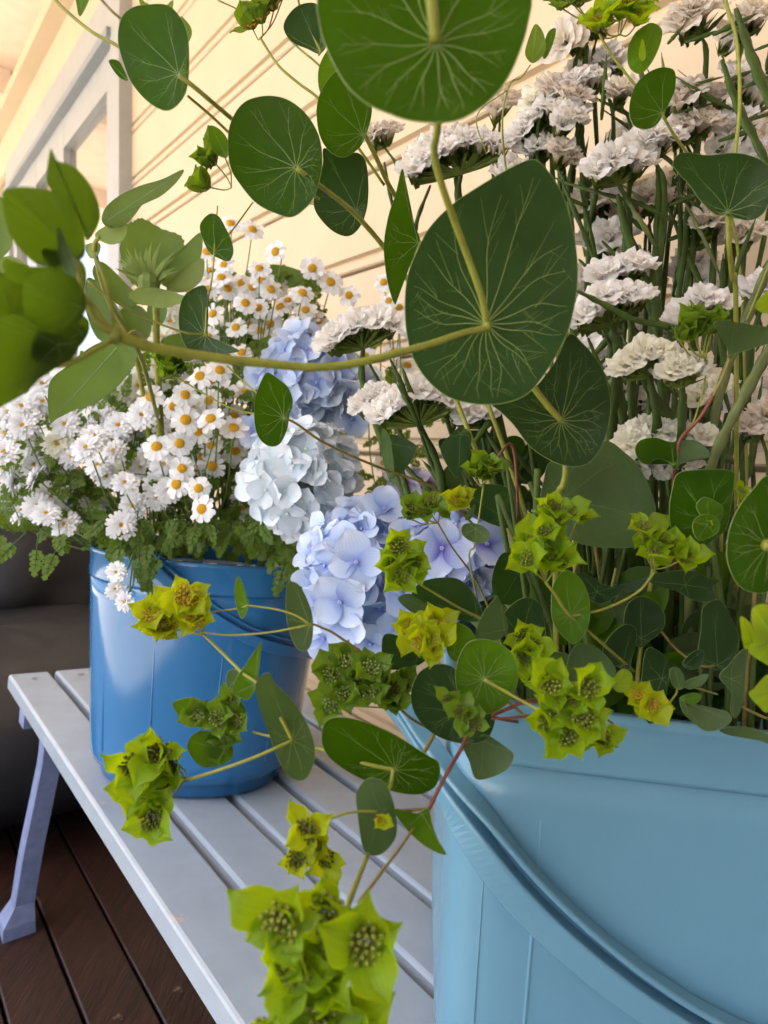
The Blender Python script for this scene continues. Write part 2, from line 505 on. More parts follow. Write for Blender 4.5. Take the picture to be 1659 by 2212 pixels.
# window
WU0, WU1, WZ0, WZ1 = 2.672, 4.95, 0.95, 2.585
win = thing('house_window', 'grey framed sash window in the cream wall, upper left', 'window', UVZ(3.7, WV, WZ0))
def wbox(name, u0, u1, z0, z1, v0, v1, m, par=win):
    mb = MB()
    mb.box(UVZ((u0 + u1) / 2, (v0 + v1) / 2, (z0 + z1) / 2), U, VV, UP, (u1 - u0) / 2, (v1 - v0) / 2, (z1 - z0) / 2)
    return mb.build(name, m, par, False)
wbox('head_board', WU0 + 0.002, WU1, 2.432, WZ1, WV - 0.045, WV + 0.02, M['frame'])
wbox('drip_bar', WU0 + 0.10, WU1, 2.398, 2.430, WV - 0.062, WV + 0.02, M['frame_dark'])
wbox('jamb', WU0, WU0 + 0.105, WZ0, 2.431, WV - 0.047, WV + 0.02, M['frame'])
wbox('jamb', WU1 - 0.1, WU1 + 0.002, WZ0, 2.396, WV - 0.047, WV + 0.02, M['frame'])
wbox('sill', WU0 - 0.04, WU1 + 0.04, WZ0 - 0.05, WZ0 - 0.001, WV - 0.075, WV + 0.02, M['frame'])
us = [WU0 + 0.106, 3.70, 4.30, WU1 - 0.101]
for a, b_ in zip(us[:-1], us[1:]):
    a += 0.002
    sash = wbox('sash', a, a + 0.115, WZ0, 2.396, WV - 0.025, WV + 0.02, M['frame'])
    wbox('sash_stile', b_ - 0.115, b_ - 0.002, WZ0, 2.396, WV - 0.025, WV + 0.02, M['frame'], sash)
    wbox('sash_rail', a + 0.115, b_ - 0.115, 2.262, 2.395, WV - 0.024, WV + 0.02, M['frame'], sash)
    wbox('sash_rail', a + 0.115, b_ - 0.115, WZ0, WZ0 + 0.1, WV - 0.024, WV + 0.02, M['frame'], sash)
    wbox('glass', a + 0.115, b_ - 0.115, WZ0 + 0.1, 2.262, WV + 0.004, WV + 0.010, M['glass'], sash)

# ================================================================== BENCH
SL = 0.08
BN = (UP + VV * SL).normalized()                      # seat falls slightly towards the wall
BV = (VV - UP * SL).normalized()
FRONT = 0.228
def seat(u, v, h=0.0):
    return U * u + VV * v + UP * (0.45 - SL * (v - FRONT)) + BN * h
bench = thing('garden_bench', 'pale blue grey painted slatted bench carrying the two buckets', 'bench', UVZ(0.8, 0.4, 0))
def slat_mesh(L, w, t):
    mb = MB()
    c = 0.004
    pr = [(-w / 2, -t), (-w / 2, -c), (-w / 2 + c * 0.35, -c * 0.35), (-w / 2 + c, 0), (w / 2 - c, 0), (w / 2 - c * 0.35, -c * 0.35), (w / 2, -c), (w / 2, -t)]
    xs = [-L / 2, -L / 2 + 0.002, L / 2 - 0.002, L / 2]
    n = len(pr)
    vs = []
    for i, x in enumerate(xs):
        for a, z in pr:
            e = 0.002 if i in (0, 3) else 0
            vs.append(U * x + BV * a + BN * (z - (e if z > -t else 0)))
    fs = []
    for i in range(3):
        for k in range(n):
            fs.append((i * n + k, i * n + (k + 1) % n, (i + 1) * n + (k + 1) % n, (i + 1) * n + k))
    fs += [tuple(range(n))[::-1], tuple(range(3 * n, 4 * n))]
    mb.add(vs, fs)
    return mb.mesh('slat', M['slat'], False)
sm = slat_mesh(1.9, 0.0712, 0.026)
screw = MB()
for k in range(14):
    a = 2 * math.pi * k / 14
screw_v = [BN * 0.0008] + [U * math.cos(2 * math.pi * k / 12) * 0.006 + BV * math.sin(2 * math.pi * k / 12) * 0.006 + BN * 0.0003 for k in range(12)]
screw.add(screw_v, [(0, 1 + k, 1 + (k + 1) % 12) for k in range(12)])
screw_m = screw.mesh('screw', M['screw'])
for k in range(6):
    vc = FRONT + 0.037 + 0.0825 * k
    pp = seat(1.445 - 0.95, vc)
    s_ = place('slat', sm, Matrix.Translation(pp), bench)
    for uu in (1.405, -0.35):
        place('screw', screw_m, Matrix.Translation(seat(uu, vc + 0.002, 0.0006)), s_)
def bar_leg(pts, w, t, parent):
    mb = MB()
    cs = crom(pts, 6)
    L = len(cs)
    vs, fs = [], []
    for i, p in enumerate(cs):
        tt = (cs[min(i + 1, L - 1)] - cs[max(i - 1, 0)]).normalized()
        x = U
        y = tt.cross(x).normalized()
        for a, b_ in ((-1, -1), (-0.8, -1.12), (0.8, -1.12), (1, -1), (1, 1), (0.8, 1.12), (-0.8, 1.12), (-1, 1)):
            vs.append(p + x * (a * w / 2) + y * (b_ * t / 2))
    for i in range(L - 1):
        for k in range(8):
            fs.append((i * 8 + k, i * 8 + (k + 1) % 8, (i + 1) * 8 + (k + 1) % 8, (i + 1) * 8 + k))
    fs += [tuple(range(8))[::-1], tuple(range((L - 1) * 8, L * 8))]
    mb.add(vs, fs)
    return mb.build('leg', M['leg'], parent, False)
for uu in (1.335, -0.33):
    L1 = bar_leg([UVZ(uu, FRONT + 0.055, 0.424), UVZ(uu, FRONT + 0.052, 0.33), UVZ(uu, FRONT + 0.040, 0.26), UVZ(uu, FRONT + 0.018, 0.15), UVZ(uu, FRONT + 0.002, 0.05)], 0.034, 0.032, bench)
    mb = MB()
    vs = []
    for z, s1, s2 in ((0.001, 0.026, 0.027), (0.024, 0.025, 0.026), (0.055, 0.018, 0.016)):
        c = UVZ(uu, FRONT + 0.002 - (0.01 if z < 0.05 else 0), z)
        vs += [c - U * s1 - VV * s2, c + U * s1 - VV * s2, c + U * s1 + VV * s2, c - U * s1 + VV * s2]
    mb.add(vs, [(0, 3, 2, 1), (8, 9, 10, 11)] + [(r * 4 + i, r * 4 + (i + 1) % 4, r * 4 + 4 + (i + 1) % 4, r * 4 + 4 + i) for r in (0, 1) for i in range(4)])
    mb.build('foot', M['leg'], L1, False)
    bar_leg([UVZ(uu, 0.66, 0.385), UVZ(uu, 0.68, 0.2), UVZ(uu, 0.71, 0.0)], 0.046, 0.034, bench)
    mb = MB()
    mb.box(seat(uu, 0.47, -0.045), U, BV, BN, 0.02, 0.235, 0.018)
    mb.build('cross_rail', M['leg'], bench, False)

# dark bean bag seat at the far end
def cushion(name, c, ax, ay, az, m, parent, k=3.2, seed=0, nu=48, nv=26, amp=0.02):
    vs, fs = [], []
    for j in range(nv + 1):
        th = math.pi * j / nv
        for i in range(nu):
            ph = 2 * math.pi * i / nu
            d = Vector((math.sin(th) * math.cos(ph), math.sin(th) * math.sin(ph), math.cos(th)))
            q = (abs(d.x) ** k + abs(d.y) ** k + abs(d.z) ** k) ** (-1 / k)
            p = d * q
            w = ax * p.x + ay * p.y + az * p.z
            nn = noise.noise(w * 5 + Vector((seed, 0, 0))) * amp + abs(noise.noise(w * 11 + Vector((0, seed, 0)))) * amp * 0.7
            w += (ax.normalized() * d.x + ay.normalized() * d.y + az.normalized() * d.z) * nn
            vs.append(c + w)
    for j in range(nv):
        for i in range(nu):
            fs.append((j * nu + i, (j + 1) * nu + i, (j + 1) * nu + (i + 1) % nu, j * nu + (i + 1) % nu))
    return obj(name, vs, fs, m, parent)
bb = thing('bean_bag', 'dark grey bean bag seat on the deck beyond the bench', 'bean bag', UVZ(2.2, 0.35, 0))
cushion('seat_cushion', UVZ(2.03, 0.30, 0.20), U * 0.50, VV * 0.54, UP * 0.20, M['bag'], bb, 2.8, 3)
cushion('back_cushion', UVZ(2.52, 0.34, 0.50), U * 0.20 + UP * 0.04, VV * 0.46, UP * 0.30 + U * 0.05, M['bag'], bb, 2.6, 9, amp=0.06)

# ================================================================== BUCKETS
class Bucket:
    def __init__(s, base, e1, n, prof, kexp):
        s.B, s.n = base, n
        s.e1 = (e1 - n * e1.dot(n)).normalized()
        s.e2 = n.cross(s.e1)
        s.prof, s.k = prof, kexp
    def r(s, h):
        pr = s.prof
        if h <= pr[0][1]:
            return pr[0][0]
        for (r0, h0), (r1, h1) in zip(pr[:-1], pr[1:]):
            if h <= h1:
                return r0 + (r1 - r0) * (h - h0) / max(1e-6, h1 - h0)
        return pr[-1][0]
    def S(s, th):
        c, q = math.cos(th), math.sin(th)
        return s.e1 * math.copysign(abs(c) ** (2 / s.k), c) + s.e2 * math.copysign(abs(q) ** (2 / s.k), q)
    def pt(s, th, r, h):
        return s.B + s.n * h + s.S(th) * r
    def val(s, p, off):
        d = p - s.B
        h = d.dot(s.n)
        x, y = abs(d.dot(s.e1)), abs(d.dot(s.e2))
        return (x ** s.k + y ** s.k) ** (1 / s.k) - s.r(h) - off
    def hit(s, px, py, off):
        d = ray(px, py)
        best, bt, prev = 1e9, 0, None
        t = 0.06
        while t < 2.2:
            vv = s.val(CAM + d * t, off)
            if vv < best:
                best, bt = vv, t
            if vv < 0:
                a, b_ = t - 0.004, t
                for _ in range(20):
                    mid = (a + b_) / 2
                    if s.val(CAM + d * mid, off) < 0:
                        b_ = mid
                    else:
                        a = mid
                return CAM + d * b_
            t += 0.004
        return CAM + d * bt
    def nrm(s, p):
        e = 1e-4
        g = Vector([s.val(p + Vector(q) * e, 0) - s.val(p - Vector(q) * e, 0) for q in ((1, 0, 0), (0, 1, 0), (0, 0, 1))])
        return g.normalized()
    def shell(s, name, prof, m, parent, N=96):
        vs, fs = [], []
        for r, h in prof:
            for i in range(N):
                vs.append(s.pt(2 * math.pi * i / N, r, h))
        for j in range(len(prof) - 1):
            for i in range(N):
                fs.append((j * N + i, j * N + (i + 1) % N, (j + 1) * N + (i + 1) % N, (j + 1) * N + i))
        return obj(name, vs, fs, m, parent)
def make_bucket(name, label, base, e1, n, rt, rb, H, kexp, m, handle, ribs, hw, skip=0):
    root = thing(name, label, 'bucket', base)
    wallp = [(rb * 0.985, 0.024), (rb, 0.05), (rt, H)]
    B = Bucket(base, e1, n, wallp, kexp)
    t = 0.003
    lip = 0.004
    body = [(rb * 0.2, 0.003), (rb * 0.86, 0.002), (rb * 0.885, 0.004), (rb * 0.885, 0.016), (rb * 0.91, 0.020), (rb * 0.965, 0.025), (rb * 0.993, 0.036), (rb, 0.05)]
    steps = 8
    for i in range(1, steps + 1):
        body.append((rb + (rt - rb) * i / steps, 0.05 + (H - 0.036 - 0.05) * i / steps))
    B.shell('body', body + [(rt - t, H - 0.036), (rb + (rt - rb) * 0.5 - t, 0.17), (rb - t, 0.06), (rb * 0.2, 0.05)], m, root)
    B.shell('rim', [(rt - t, H - 0.040), (rt + 0.0008, H - 0.040), (rt + 0.0012, H - 0.037), (rt + 0.0015, H - 0.010), (rt + lip, H - 0.006), (rt + lip + 0.001, H - 0.002), (rt + lip - 0.001, H), (rt - t, H + 0.0005), (rt - t - 0.001, H - 0.004), (rt - t, H - 0.040)], m, root)
    # upright moulding ribs
    for th in ribs:
        mb = MB()
        vs = []
        for j in range(9):
            h = 0.05 + (H - 0.095) * j / 8
            r = B.r(h)
            for dth, dr in ((-0.012, -0.0006), (-0.006, 0.0014), (0.006, 0.0014), (0.012, -0.0006)):
                vs.append(B.pt(th + dth, r + dr, h))
        mb.add(vs, [(j * 4 + i, j * 4 + i + 1, j * 4 + 5 + i, j * 4 + 4 + i) for j in range(8) for i in range(3)])
        mb.build('rib', m, root)
    # hanging carry handle, a broad channel
    cs = crom([Vector((a, b_, 0)) for a, b_ in handle], 6)
    pts = [B.hit(c.x, c.y, 0.0035) for c in cs]
    if skip:
        dd = (pts[skip] - CAM).dot(V(0, 0, -1))
        for q in range(skip):
            pts[q] = P(cs[q].x, cs[q].y, dd + .0012 * (skip - q))
    for _ in range(14):
        pts = [pts[0]] + [(pts[i - 1] + pts[i] * 2 + pts[i + 1]) / 4 for i in range(1, len(pts) - 1)] + [pts[-1]]
    sec = [(-1.2, -0.1), (-1.22, 0.30), (-1.14, 0.46), (-0.12, 0.70), (0.0, 0.70), (0.06, 0.62), (0.07, -0.12), (0.48, -0.12), (0.49, 0.66), (0.53, 0.76), (0.68, 0.76), (0.74, 0.66), (0.75, -0.1)]
    ns = len(sec)
    vs, fs = [], []
    nrs = [B.nrm(p) for p in pts]
    for q in range(skip):
        nrs[q] = nrs[skip + 2].copy()
    for _ in range(10):
        nrs = [nrs[0]] + [(nrs[i - 1] + nrs[i] * 2 + nrs[i + 1]).normalized() for i in range(1, len(nrs) - 1)] + [nrs[-1]]
    for i, p in enumerate(pts):
        tt = (pts[min(i + 1, len(pts) - 1)] - pts[max(i - 1, 0)]).normalized()
        nn = nrs[i]
        bb_ = nn.cross(tt).normalized()
        if bb_.dot(B.n) < 0:
            bb_ = -bb_
        for a, o_ in sec:
            vs.append(p + bb_ * (a * hw) + nn * (o_ * hw))
    for i in range(len(pts) - 1):
        for k in range(ns):
            fs.append((i * ns + k, i * ns + (k + 1) % ns, (i + 1) * ns + (k + 1) % ns, (i + 1) * ns + k))
    fs += [tuple(range(ns)), tuple(range((len(pts) - 1) * ns, len(pts) * ns))[::-1]]
    hd = obj('handle', vs, fs, m, root, False)
    mod = hd.modifiers.new('soften', 'BEVEL')
    mod.width = 0.0007
    mod.segments = 2
    mod.limit_method = 'ANGLE'
    w = [(rt * 0.2, H * 0.55), (rt * 0.93, H * 0.55)]
    B.shell('water', [(0.002, H * 0.55), (rb + (rt - rb) * 0.5 - 0.004, H * 0.55)], M['inner'], root)
    return B
seat0 = seat(0, FRONT)
fb = on_plane(424, 1640, seat0, BN)
farB = make_bucket('flower_bucket', 'deep blue plastic flower bucket standing further along the bench', fb, Vector((1, 0, 0)), BN, 0.162, 0.146, 0.314, 2.25, M['bucket_blue'],
    [(318, 1192), (333, 1208), (390, 1262), (455, 1315), (528, 1362), (585, 1385), (641, 1398), (690, 1402)],
    [math.radians(a) for a in (232, 262, 289, 320, 190, 160, 20)], 0.012)
nb = Vector((0.213, 0.572, 0))
nb.z = 0.45 - SL * (nb.dot(VV) - FRONT)
nearB = make_bucket('flower_bucket', 'pale blue plastic flower bucket nearest the camera at lower right', nb + BN * 0.001, Vector((1, -0.06, 0)), BN, 0.172, 0.160, 0.300, 9.0, M['bucket_pale'],
    [(862, 1508), (894, 1551), (929, 1606), (979, 1686), (1029, 1761), (1079, 1836), (1139, 1911), (1209, 1981), (1289, 2051), (1379, 2121), (1479, 2186), (1580, 2240), (1700, 2290)],
    [math.radians(a) for a in (242, 262, 284, 305)], 0.0165, 16)

# ================================================================== PLANT PIECES
def c1(x, y): return (x / 2, y / 2)
def c2(x, y): return (829.5 + x / 2, y / 2)
def c3(x, y): return (x / 2, 658 + y / 2)
def c4(x, y): return (829.5 + x / 2, 658 + y / 2)
def c5(x, y): return (x / 2, 1316.6 + y / 2)
def c6(x, y): return (829.5 + x / 2, 1316.6 + y / 2)

def leaf(parent, conv, pts, att, d, m='bl', gx=0.0, gy=0.0, cup=0.06, veins=9, vm='vein', name='leaf', wave=0.035, margin=True, serr=0.0, mid=None, seed=None, vw=1.0):
    """A leaf with its own tilt and cup. pts: outline, att: where the veins meet; gx, gy: metres of depth per 1000 px."""
    rs = random.Random(seed if seed is not None else hash((pts[0], d)) % 9999)
    out = [Vector((*conv(*p), 0)) for p in pts]
    a = Vector((*conv(*att), 0))
    cen = sum(out, Vector()) / len(out)
    # start the rings from a point that sees the whole outline
    o = a.copy()
    ol = crom(out, 5, True)
    if serr:
        ol2 = []
        for i, q in enumerate(ol):
            ol2.append(q + (q - cen) * (serr if i % 2 else -serr * 0.4))
        ol = ol2
    n = len(ol)
    k = sum((q - o).length for q in ol) / n
    size = k / FPX * d
    ph = rs.uniform(0, 6.28)
    W_ = V(0, 0, 1)
    def surf(r, i):
        q = o + (ol[int(i) % n].lerp(ol[(int(i) + 1) % n], i - int(i)) - o) * r
        dd = d + (gx * (q.x - a.x) + gy * (q.y - a.y)) / 1000.0
        rr = (q - o).length / k
        th = math.atan2(q.y - o.y, q.x - o.x)
        z = cup * size * rr * rr + wave * size * r * r * (math.sin(3 * th + ph) + 0.6 * math.sin(5 * th + 2 * ph))
        return P(q.x, q.y, dd - z)
    NR = 6
    vs = [surf(0, 0)]
    uv = [(0, 0)]
    for j in range(1, NR + 1):
        for i in range(n):
            vs.append(surf(j / NR, i))
            uv.append((i / n, j / NR))
    fs = []
    for i in range(n):
        fs.append((0, 1 + (i + 1) % n, 1 + i))
        for j in range(NR - 1):
            b0 = 1 + j * n
            fs.append((b0 + i, b0 + (i + 1) % n, b0 + n + (i + 1) % n, b0 + n + i))
    L = obj(name, vs, fs, M[m], parent, True, uv)
    if veins:
        mb = MB()
        wv = max(0.00010, min(0.00030, size * 0.0033)) * vw
        far = max(range(n), key=lambda i: (ol[i] - a).length)
        # angles spread evenly around the joint
        angs = [math.atan2(q.y - a.y, q.x - a.x) for q in ol]
        def index_at(an):
            return min(range(n), key=lambda i: abs((angs[i] - an + math.pi) % (2 * math.pi) - math.pi))
        if (mid or 0) == 1:
            ids = [far]
        else:
            base = angs[far]
            ids = [index_at(base + 2 * math.pi * q / veins + rs.uniform(-.09, .09)) for q in range(veins)]
        def ribbon(fn, r0, r1, w0, w1, steps=9):
            for sgn in (1, -1):
                va, fa = [], []
                pp = [fn(r0 + (r1 - r0) * q / steps) for q in range(steps + 1)]
                for q, p in enumerate(pp):
                    t = (pp[min(q + 1, steps)] - pp[max(q - 1, 0)])
                    t = t.normalized() if t.length > 1e-9 else Vector((1, 0, 0))
                    s_ = t.cross(W_).normalized()
                    w = w0 + (w1 - w0) * q / steps
                    va += [p - s_ * w + W_ * 0.00022 * sgn, p + s_ * w + W_ * 0.00022 * sgn]
                for q in range(steps):
                    fa.append((2 * q, 2 * q + 1, 2 * q + 3, 2 * q + 2))
                mb.add(va, fa)
        for ii in ids:
            bend = rs.choice((-1, 1)) * rs.uniform(0.010, 0.030) * n
            ln = (ol[ii] - a).length / k
            ribbon(lambda r, ii=ii, bend=bend: surf(r, (ii + bend * r * r + 0.006 * n * math.sin(9 * r)) % n), 0.02, rs.uniform(0.82, 0.95), wv * 1.5, wv * 0.45)
            for fk in range(1):
                rb_ = rs.uniform(0.42, 0.66)
                sg = -1 if bend > 0 else 1
                ribbon(lambda r, ii=ii, bend=bend, rb_=rb_, sg=sg: surf(r, (ii + bend * r * r + sg * (r - rb_) ** .8 * n * 0.075) % n), rb_, min(0.93, rb_ + 0.38), wv * 0.7, wv * 0.3, 5)
            for fk in range(3 if size > .02 else 0):
                rb_ = rs.uniform(0.30, 0.85)
                sg = rs.choice((-1, 1))
                ribbon(lambda r, ii=ii, bend=bend, rb_=rb_, sg=sg: surf(r, (ii + bend * r * r + sg * (r - rb_) ** .7 * n * 0.11) % n), rb_, min(0.95, rb_ + 0.14), wv * 0.4, wv * 0.2, 4)
        if margin:
            pp = [surf(1.0, i) for i in range(n)]
            va, fa = [], []
            for i in range(n):
                c_ = (pp[i] - surf(0.97, i)).normalized()
                va += [pp[i] - c_ * wv * 1.2 + W_ * 0.00025, pp[i] + c_ * wv * 0.9 + W_ * 0.00025, pp[i] + c_ * wv * 0.9 - W_ * 0.00025, pp[i] - c_ * wv * 1.2 - W_ * 0.00025]
            for i in range(n):
                j = (i + 1) % n
                for q in range(3):
                    fa.append((4 * i + q, 4 * j + q, 4 * j + q + 1, 4 * i + q + 1))
            mb.add(va, fa)
        mb.build('veins', M[vm], L)
    return L

def stem(parent, pts, r0, r1=None, m='bst', name='stem', n=7, conv=None, flat=1.0, fdir=None):
    """pts: (px, py, depth); radii in millimetres"""
    q = [P(*(conv(p[0], p[1]) if conv else (p[0], p[1])), p[2]) for p in pts]
    mb = MB()
    cs = crom(q, 6)
    mb.tube(cs, r0 / 1000, (r1 if r1 is not None else r0) / 1000, n, flat, fdir)
    # swollen node at the joints
    return mb.build(name, M[m], parent)

# ---- bupleurum umbellets: a cup of pointed bracts round a knot of buds
def bract_mesh(m, w, seed, curl):
    rs = random.Random(seed)
    mb = MB()
    nl, nw = 11, 6
    vs, uv = [], []
    tw = rs.uniform(-0.10, 0.10)
    for i in range(nl + 1):
        t = i / nl
        half = w * math.sin(math.pi * (0.05 + 0.95 * t) ** 0.95) ** 0.55 if t < 1 else 0.0
        if t > 0.66:
            half *= 1 - ((t - 0.66) / 0.34) ** .8 * 0.80
        for j in range(nw + 1):
            s_ = (j / nw) * 2 - 1
            y = t
            x = s_ * half + tw * t * t
            z = curl * t * t + 0.45 * half * abs(s_) ** 1.5 - 0.07 * math.sin(t * 6 + seed) + 0.05 * math.sin(4 * s_ + seed + 3 * t) * t
            if t > 0.8:
                z -= (t - 0.8) ** 2 * 2.5
            vs.append(Vector((x, y, z)))
            uv.append((j / nw, t))
    fs = [(i * (nw + 1) + j, i * (nw + 1) + j + 1, (i + 1) * (nw + 1) + j + 1, (i + 1) * (nw + 1) + j) for i in range(nl) for j in range(nw)]
    mb.add(vs, fs, uv)
    # pale midrib
    return mb.mesh('bract', M[m])
BR = {k: [bract_mesh(k, w, sd, cu) for w, sd, cu in ((0.38, 1, 0.14), (0.45, 2, 0.28), (0.35, 5, -0.06), (0.42, 8, 0.36))] for k in ('bract', 'bract_y', 'bract_g')}
def buds_mesh(m, seed, open_=False):
    rs = random.Random(seed)
    mb = MB()
    N = 26
    for i in range(N):
        r = math.sqrt((i + 0.4) / N) * 0.42
        a = i * 2.39996 + seed
        z = 0.26 - 0.5 * r * r + rs.uniform(-0.05, 0.06)
        c = Vector((r * math.cos(a), r * math.sin(a), z))
        ax = Vector((c.x * 1.2, c.y * 1.2, 0.8))
        sz = rs.uniform(0.045, 0.072)
        mb.ball(c, sz, 6, 4, ax, 1.15)
        if open_:
            for q in range(4):
                an = q * 1.57 + i
                mb.ball(c + Vector((math.cos(an) * sz * 1.1, math.sin(an) * sz * 1.1, sz * 0.7)), sz * 0.45, 5, 3)
        mb.tube([Vector((c.x * 0.3, c.y * 0.3, -0.02)), c * 0.98], 0.022, 0.026, 4, cap=False)
    return mb.mesh('umbellet', M[m])
BUDS = {k: [buds_mesh(k, s_, k == 'bud_y') for s_ in (1, 2, 3)] for k in ('bud', 'bud_y', 'bud_d', 'bud_g')}
def umbellet(parent, px, py, d, rad, face=(0, 0), bm='bract', bd='bud', nb_=5, tilt=0.55, seed=0, roll=None):
    rs = random.Random(int(px * 7 + py * 13 + seed))
    nrm = V(face[0] + rs.uniform(-.18, .18), face[1] + rs.uniform(-.18, .18) + 0.15, 1.0).normalized()
    s_ = rad / FPX * d
    F = frame(nrm, rs.uniform(0, 6.28) if roll is None else roll)
    c = P(px, py, d)
    Mt = Matrix.Translation(c) @ F @ Matrix.Diagonal((s_ * 1.15, s_ * 1.15, s_ * 1.0, 1))
    u_ = place('umbellet', rs.choice(BUDS[bd]), Mt, parent)
    tot = nb_ + 1
    for k in range(tot):
        inner = k >= nb_
        a = 2 * math.pi * (k + rs.uniform(-.25, .25)) / (3 if inner else nb_) + (.6 if inner else 0)
        el = tilt - .10 + rs.uniform(-.40, .40) + (.45 if inner else 0)
        ln = rs.uniform(0.55, 0.8) if inner else rs.uniform(0.85, 1.42)
        Mb = Matrix.Translation(c - nrm * s_ * 0.05) @ F @ Matrix.Rotation(a, 4, 'Z') @ Matrix.Translation((0, 0.10 * s_, 0)) @ Matrix.Rotation(el, 4, 'X') @ Matrix.Diagonal((s_ * ln * rs.uniform(.9, 1.15), s_ * ln, s_ * ln, 1))
        place('bract', rs.choice(BR[bm]), Mb, u_)
    return c, nrm
def umbel(parent, root, lst, d, bm='bract', bd='bud', face=(0, 0), nb_=5, tilt=0.55, sr=0.45):
    """root: (px, py, d) where the rays part; lst: (px, py, rad)"""
    mb = MB()
    R0 = P(*root)
    for i, e in enumerate(lst):
        px, py, rad = e[:3]
        dd = d + R_.uniform(-0.006, 0.006)
        c, nrm = umbellet(parent, px, py, dd, rad, face, e[3] if len(e) > 3 else bm, e[4] if len(e) > 4 else bd, nb_, tilt, i)
        mid_ = (R0 + c) / 2 - nrm * 0.004
        mb.tube(crom([R0, mid_, c - nrm * (rad / FPX * dd * 0.08)], 4), sr / 1000, sr / 1000 * 1.2, 5)
    mb.build('rays', M['bst'], parent)

def bup(label, base, group='bupleurum sprays in the pale bucket'):
    return thing('bupleurum_spray', label, 'greenery', base, group)
NB_IN = lambda px, d: P(px, 1640, d)                    # a point down inside the near bucket

# ================================================================== BUPLEURUM
# foreground spray with the two big round leaves and the blurred bud cluster
t = bup('large foreground spray with two big round veined leaves and an arching bare stem', P(940, 100, .24))
leaf(t, c2, [(-280, -40), (-275, 120), (-230, 250), (-160, 370), (-70, 450), (20, 490), (110, 520), (230, 530), (330, 515), (430, 455), (520, 360), (580, 240), (620, 110), (630, -40), (500, -260), (300, -330), (50, -330), (-150, -230)], (225, 190), .245, 'bl', 0.03, -0.06, 0.10, 15, vw=1.3)
leaf(t, c2, [(640, 690), (700, 730), (760, 820), (800, 930), (830, 1080), (835, 1220), (810, 1380), (770, 1486), (700, 1606), (620, 1701), (520, 1741), (400, 1746), (280, 1716), (190, 1646), (130, 1556), (100, 1456), (90, 1330), (100, 1200), (140, 1090), (200, 980), (300, 880), (420, 800), (540, 730)], (440, 1400), .335, 'bl_dark', 0.02, -0.05, 0.08, 20)
stem(t, [(915, -120, .235), (930, -20, .236), (940, 92, .242)], 2.6, 2.2, 'bst')
stem(t, [(942, 100, .250), (946, 262, .268), (938, 330, .28), (958, 410, .29), (1005, 540, .31), (1040, 640, .322), (1052, 702, .330)], 1.5, 1.7, 'bst')
stem(t, [(1052, 706, .331), (1040, 712, .327), (1000, 720, .322), (900, 752, .312), (720, 792, .30), (550, 783, .288), (400, 764, .276), (310, 745, .268), (250, 722, .262)], 1.5, 2.2, 'bst')
stem(t, [(1052, 706, .337), (1090, 752, .362), (1118, 790, .374)], 1.7, 1.9, 'bst')
mb = MB()
mb.ball(P(1052, 705, .329), 0.0026)
mb.ball(P(250, 722, .262), 0.0030, stretch=1.4)
mb.build('node', M['bst'], t)
stem(t, [(255, 722, .262), (215, 700, .258), (180, 640, .255), (165, 560, .25)], 1.6, 1.0, 'bst')
stem(t, [(255, 725, .262), (220, 690, .258), (195, 655, .255), (150, 640, .245)], 1.2, 0.8, 'bst')
stem(t, [(250, 722, .262), (240, 660, .262), (225, 600, .262), (200, 545, .262)], 1.0, 0.7, 'bst')
stem(t, [(250, 730, .262), (210, 752, .255), (130, 790, .25), (60, 770, .245)], 1.1, 0.8, 'bst')
for o_, a_, dd, mm, g in (
    ([(10, 840), (60, 810), (150, 810), (240, 830), (310, 880), (350, 960), (370, 1060), (350, 1120), (250, 1150), (160, 1140), (80, 1070), (30, 980)], (340, 1110), .250, 'bl_front', .10),
    ([(220, 640), (240, 690), (320, 720), (390, 800), (430, 900), (425, 970), (380, 1040), (360, 1000), (330, 900), (260, 840), (205, 800), (205, 720)], (375, 1000), .258, 'bl_front', .1),
    ([(250, 980), (290, 1050), (330, 1130), (325, 1200), (290, 1190), (255, 1110)], (322, 1190), .238, 'bl_pale', 0),
    ([(100, 1230), (150, 1180), (240, 1170), (320, 1200), (360, 1260), (370, 1340), (320, 1400), (220, 1430), (140, 1390), (100, 1320)], (350, 1330), .240, 'bl_front', .1),
    ([(0, 1380), (80, 1360), (170, 1420), (260, 1450), (340, 1480), (300, 1560), (200, 1610), (130, 1680), (40, 1740), (-40, 1750), (-60, 1500)], (250, 1490), .245, 'bl_front', .1),
    ([(0, 1260), (60, 1280), (100, 1370), (40, 1400), (-40, 1380)], (60, 1370), .250, 'bl_front', .1),
    ([(150, 1400), (260, 1380), (370, 1420), (350, 1490), (240, 1560), (130, 1540)], (350, 1440), .255, 'bl_front', .1),
    ([(-60, 1400), (40, 1440), (150, 1500), (240, 1590), (120, 1560), (20, 1520)], (20, 1480), .243, 'bl_pale', .1),
    ([(20, 1120), (120, 1150), (230, 1160), (330, 1220), (250, 1260), (130, 1240), (30, 1200)], (300, 1210), .262, 'bl_front', .1),
    ([(180, 1080), (300, 1090), (370, 1160), (360, 1280), (300, 1250), (220, 1180)], (350, 1240), .264, 'bl_front', .1),
    ([(120, 1330), (260, 1330), (380, 1380), (360, 1470), (230, 1480), (110, 1430)], (350, 1430), .266, 'bl_front', .1),
    ([(-40, 1180), (60, 1200), (120, 1260), (100, 1400), (0, 1420), (-60, 1330)], (60, 1350), .268, 'bl_front', .1),
    ([(-40, 1540), (80, 1520), (220, 1500), (300, 1500), (240, 1590), (120, 1660), (0, 1700)], (250, 1520), .262, 'bl_front', .1)):
    leaf(t, c1, o_, a_, dd, mm, g, g, 0.22, 5, 'vein_soft', name='bract', wave=0.04, margin=False)

